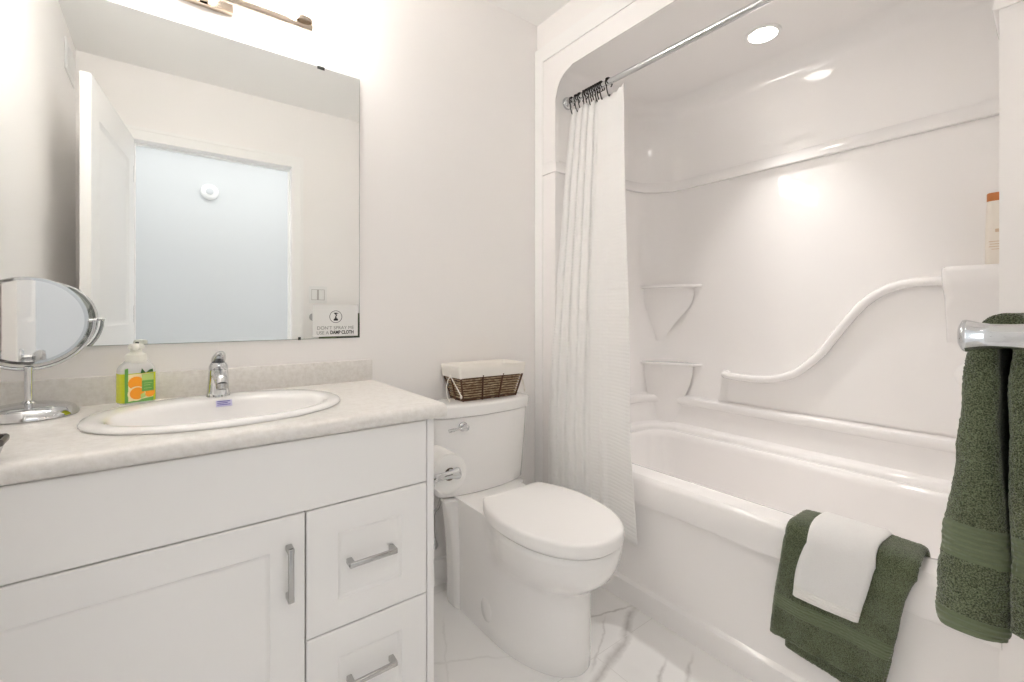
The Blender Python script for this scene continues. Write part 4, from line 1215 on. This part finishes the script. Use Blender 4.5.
# green towel over the tub rim: outer fold and the layer under it
outer = dict(prof=[(1.534, 0.400), (1.525, 0.44), (1.517, 0.478), (1.508, 0.508), (1.485, 0.522), (1.45, 0.5225), (1.41, 0.521), (1.384, 0.512), (1.369, 0.490), (1.365, 0.45), (1.363, 0.40), (1.365, 0.34), (1.366, 0.28), (1.364, 0.23), (1.362, 0.196)],
             ytop=(0.537, 0.266), ybot=(0.580, 0.330), hem=-0.004, jit=0.0011, thick=0.009, wob=0.010)
under = dict(prof=[(1.522, 0.41), (1.515, 0.45), (1.508, 0.490), (1.498, 0.506), (1.475, 0.511), (1.44, 0.5115), (1.405, 0.510), (1.388, 0.503), (1.378, 0.485), (1.376, 0.44), (1.376, 0.38), (1.378, 0.30), (1.379, 0.23), (1.378, 0.165)],
             ytop=(0.528, 0.276), ybot=(0.545, 0.330), jit=0.0009, thick=0.008, wob=0.003, NU=90)
gt = add_draped('green_towel', [outer, under], tow_tub_m, 0.009, 'dark green terry towel draped over the front rim of the bathtub', 'towel')
whitec = dict(prof=[(1.500, 0.527), (1.485, 0.534), (1.45, 0.5350), (1.41, 0.5335), (1.379, 0.524), (1.3585, 0.500), (1.352, 0.46), (1.350, 0.40), (1.351, 0.355), (1.350, 0.334)],
              ytop=(0.485, 0.338), ybot=(0.538, 0.392), jit=0.0004, thick=0.007, wob=0.003, NU=80, hem=0.005)
wt = add_draped('white_face_cloth', [whitec], tow_white_m, 0.006, 'folded white face cloth lying over the green towel on the tub rim', 'face cloth')

# ------------------------------------------------------------------ bottle on the soap ledge
bt = thing('shampoo_bottle', 'cream bottle with orange-brown cap on the shower ledge at the right', 'bottle', (XB - 0.055, 0.2, 1.2525))
bx, by, bz = XB - 0.058, 0.205, 1.2525
b = NB(); lp = [[(x, y, bz + z) for x, y in rrect(bx - hx_, bx + hx_, by - hy_, by + hy_, .014)] for z, hx_, hy_ in ((0, .019, .026), (.004, .021, .028), (.10, .020, .0275), (.17, .018, .026), (.196, .016, .024), (.199, .0155, .0235))]
loft(b, lp, True, True, True); obj('bottle', b, bottle_m, bt, smooth=50)
b = NB(); lp = [[(x, y, bz + z) for x, y in rrect(bx - hx_, bx + hx_, by - hy_, by + hy_, .014)] for z, hx_, hy_ in ((.199, .0155, .0235), (.2, .0165, .0245), (.222, .0165, .0245), (.225, .015, .023))]
loft(b, lp, True, True, True); obj('cap', b, ocap_m, bt, smooth=50)
for k, (z, l_) in enumerate(((0.100, .004), (0.070, .018), (0.062, .016), (0.054, .018), (0.046, .012))):
    b = NB(); box(b, bx - 0.0212, bx - 0.0195, by - l_, by + l_, bz + z, bz + z + .002 + (k == 0) * .008)
    obj('print_line', b, rust_m, bt, smooth=0)

# ------------------------------------------------------------------ things seen in the mirror
sw = thing('light_switch', 'white double rocker light switch on the wall beside the doorway, seen in the mirror', 'light switch', (0.855, YN, 1.20))
b = NB(); box(b, 0.755, 0.871, YN + .0005, YN + 0.008, 1.166, 1.282, .002); obj('cover_plate', b, plast_m, sw)
b = NB(); box(b, 0.7705, 0.8555, YN + .006, YN + .0083, 1.188, 1.260); obj('rocker_gap_shade', b, mat('switch_shade_grey', (0.50, 0.49, 0.47), 0.6), sw, smooth=0)  # grey plate behind the rockers: shade of their gaps put in as colour
for x in (0.790, 0.836):
    b = NB(); extrude_poly(b, [(x - .0175, YN + .006, 1.191), (x - .0175, YN + .0090, 1.191), (x - .0175, YN + .0125, 1.257), (x - .0175, YN + .006, 1.257)], (0.033, 0, 0)); obj('rocker', b, plast_m, sw, smooth=0)
sd = thing('smoke_detector', 'round white smoke detector high on the hallway wall, seen in the mirror', 'smoke detector', (0.267, -1.1, 2.076))
b = NB(); lathe(b, (0.267, -1.0995, 2.076), (0, 1, 0), [(0.062, 0), (0.062, 0.012), (0.058, 0.024), (0.045, 0.032), (0.03, 0.034), (0, 0.0345)], 40); obj('housing', b, plast_m, sd, smooth=50)
b = NB(); lathe(b, (0.267, -1.066, 2.076), (0, 1, 0), [(0.026, 0), (0.026, 0.006), (0.02, 0.008), (0, 0.008)], 28); obj('sensor_button', b, mat('grey_plastic', (0.6, 0.62, 0.64), 0.4), sd)
vg = thing('vent_grille', 'white louvred vent grille high on the left wall, seen in the mirror', 'vent', (XL, 0.29, 2.29))
b = NB(); box(b, XL + .0005, XL + 0.008, 0.11, 0.36, 2.240, 2.385, .002); obj('frame', b, plast_m, vg)
b = NB()
for k in range(7):
    z = 2.265 + k * 0.0135
    extrude_poly(b, [(XL + .008, 0.14, z), (XL + .014, 0.14, z + .005), (XL + .014, 0.14, z + .007), (XL + .008, 0.14, z + .004)], (0, 0.19, 0))
obj('louvre', b, plast_m, vg, smooth=0)
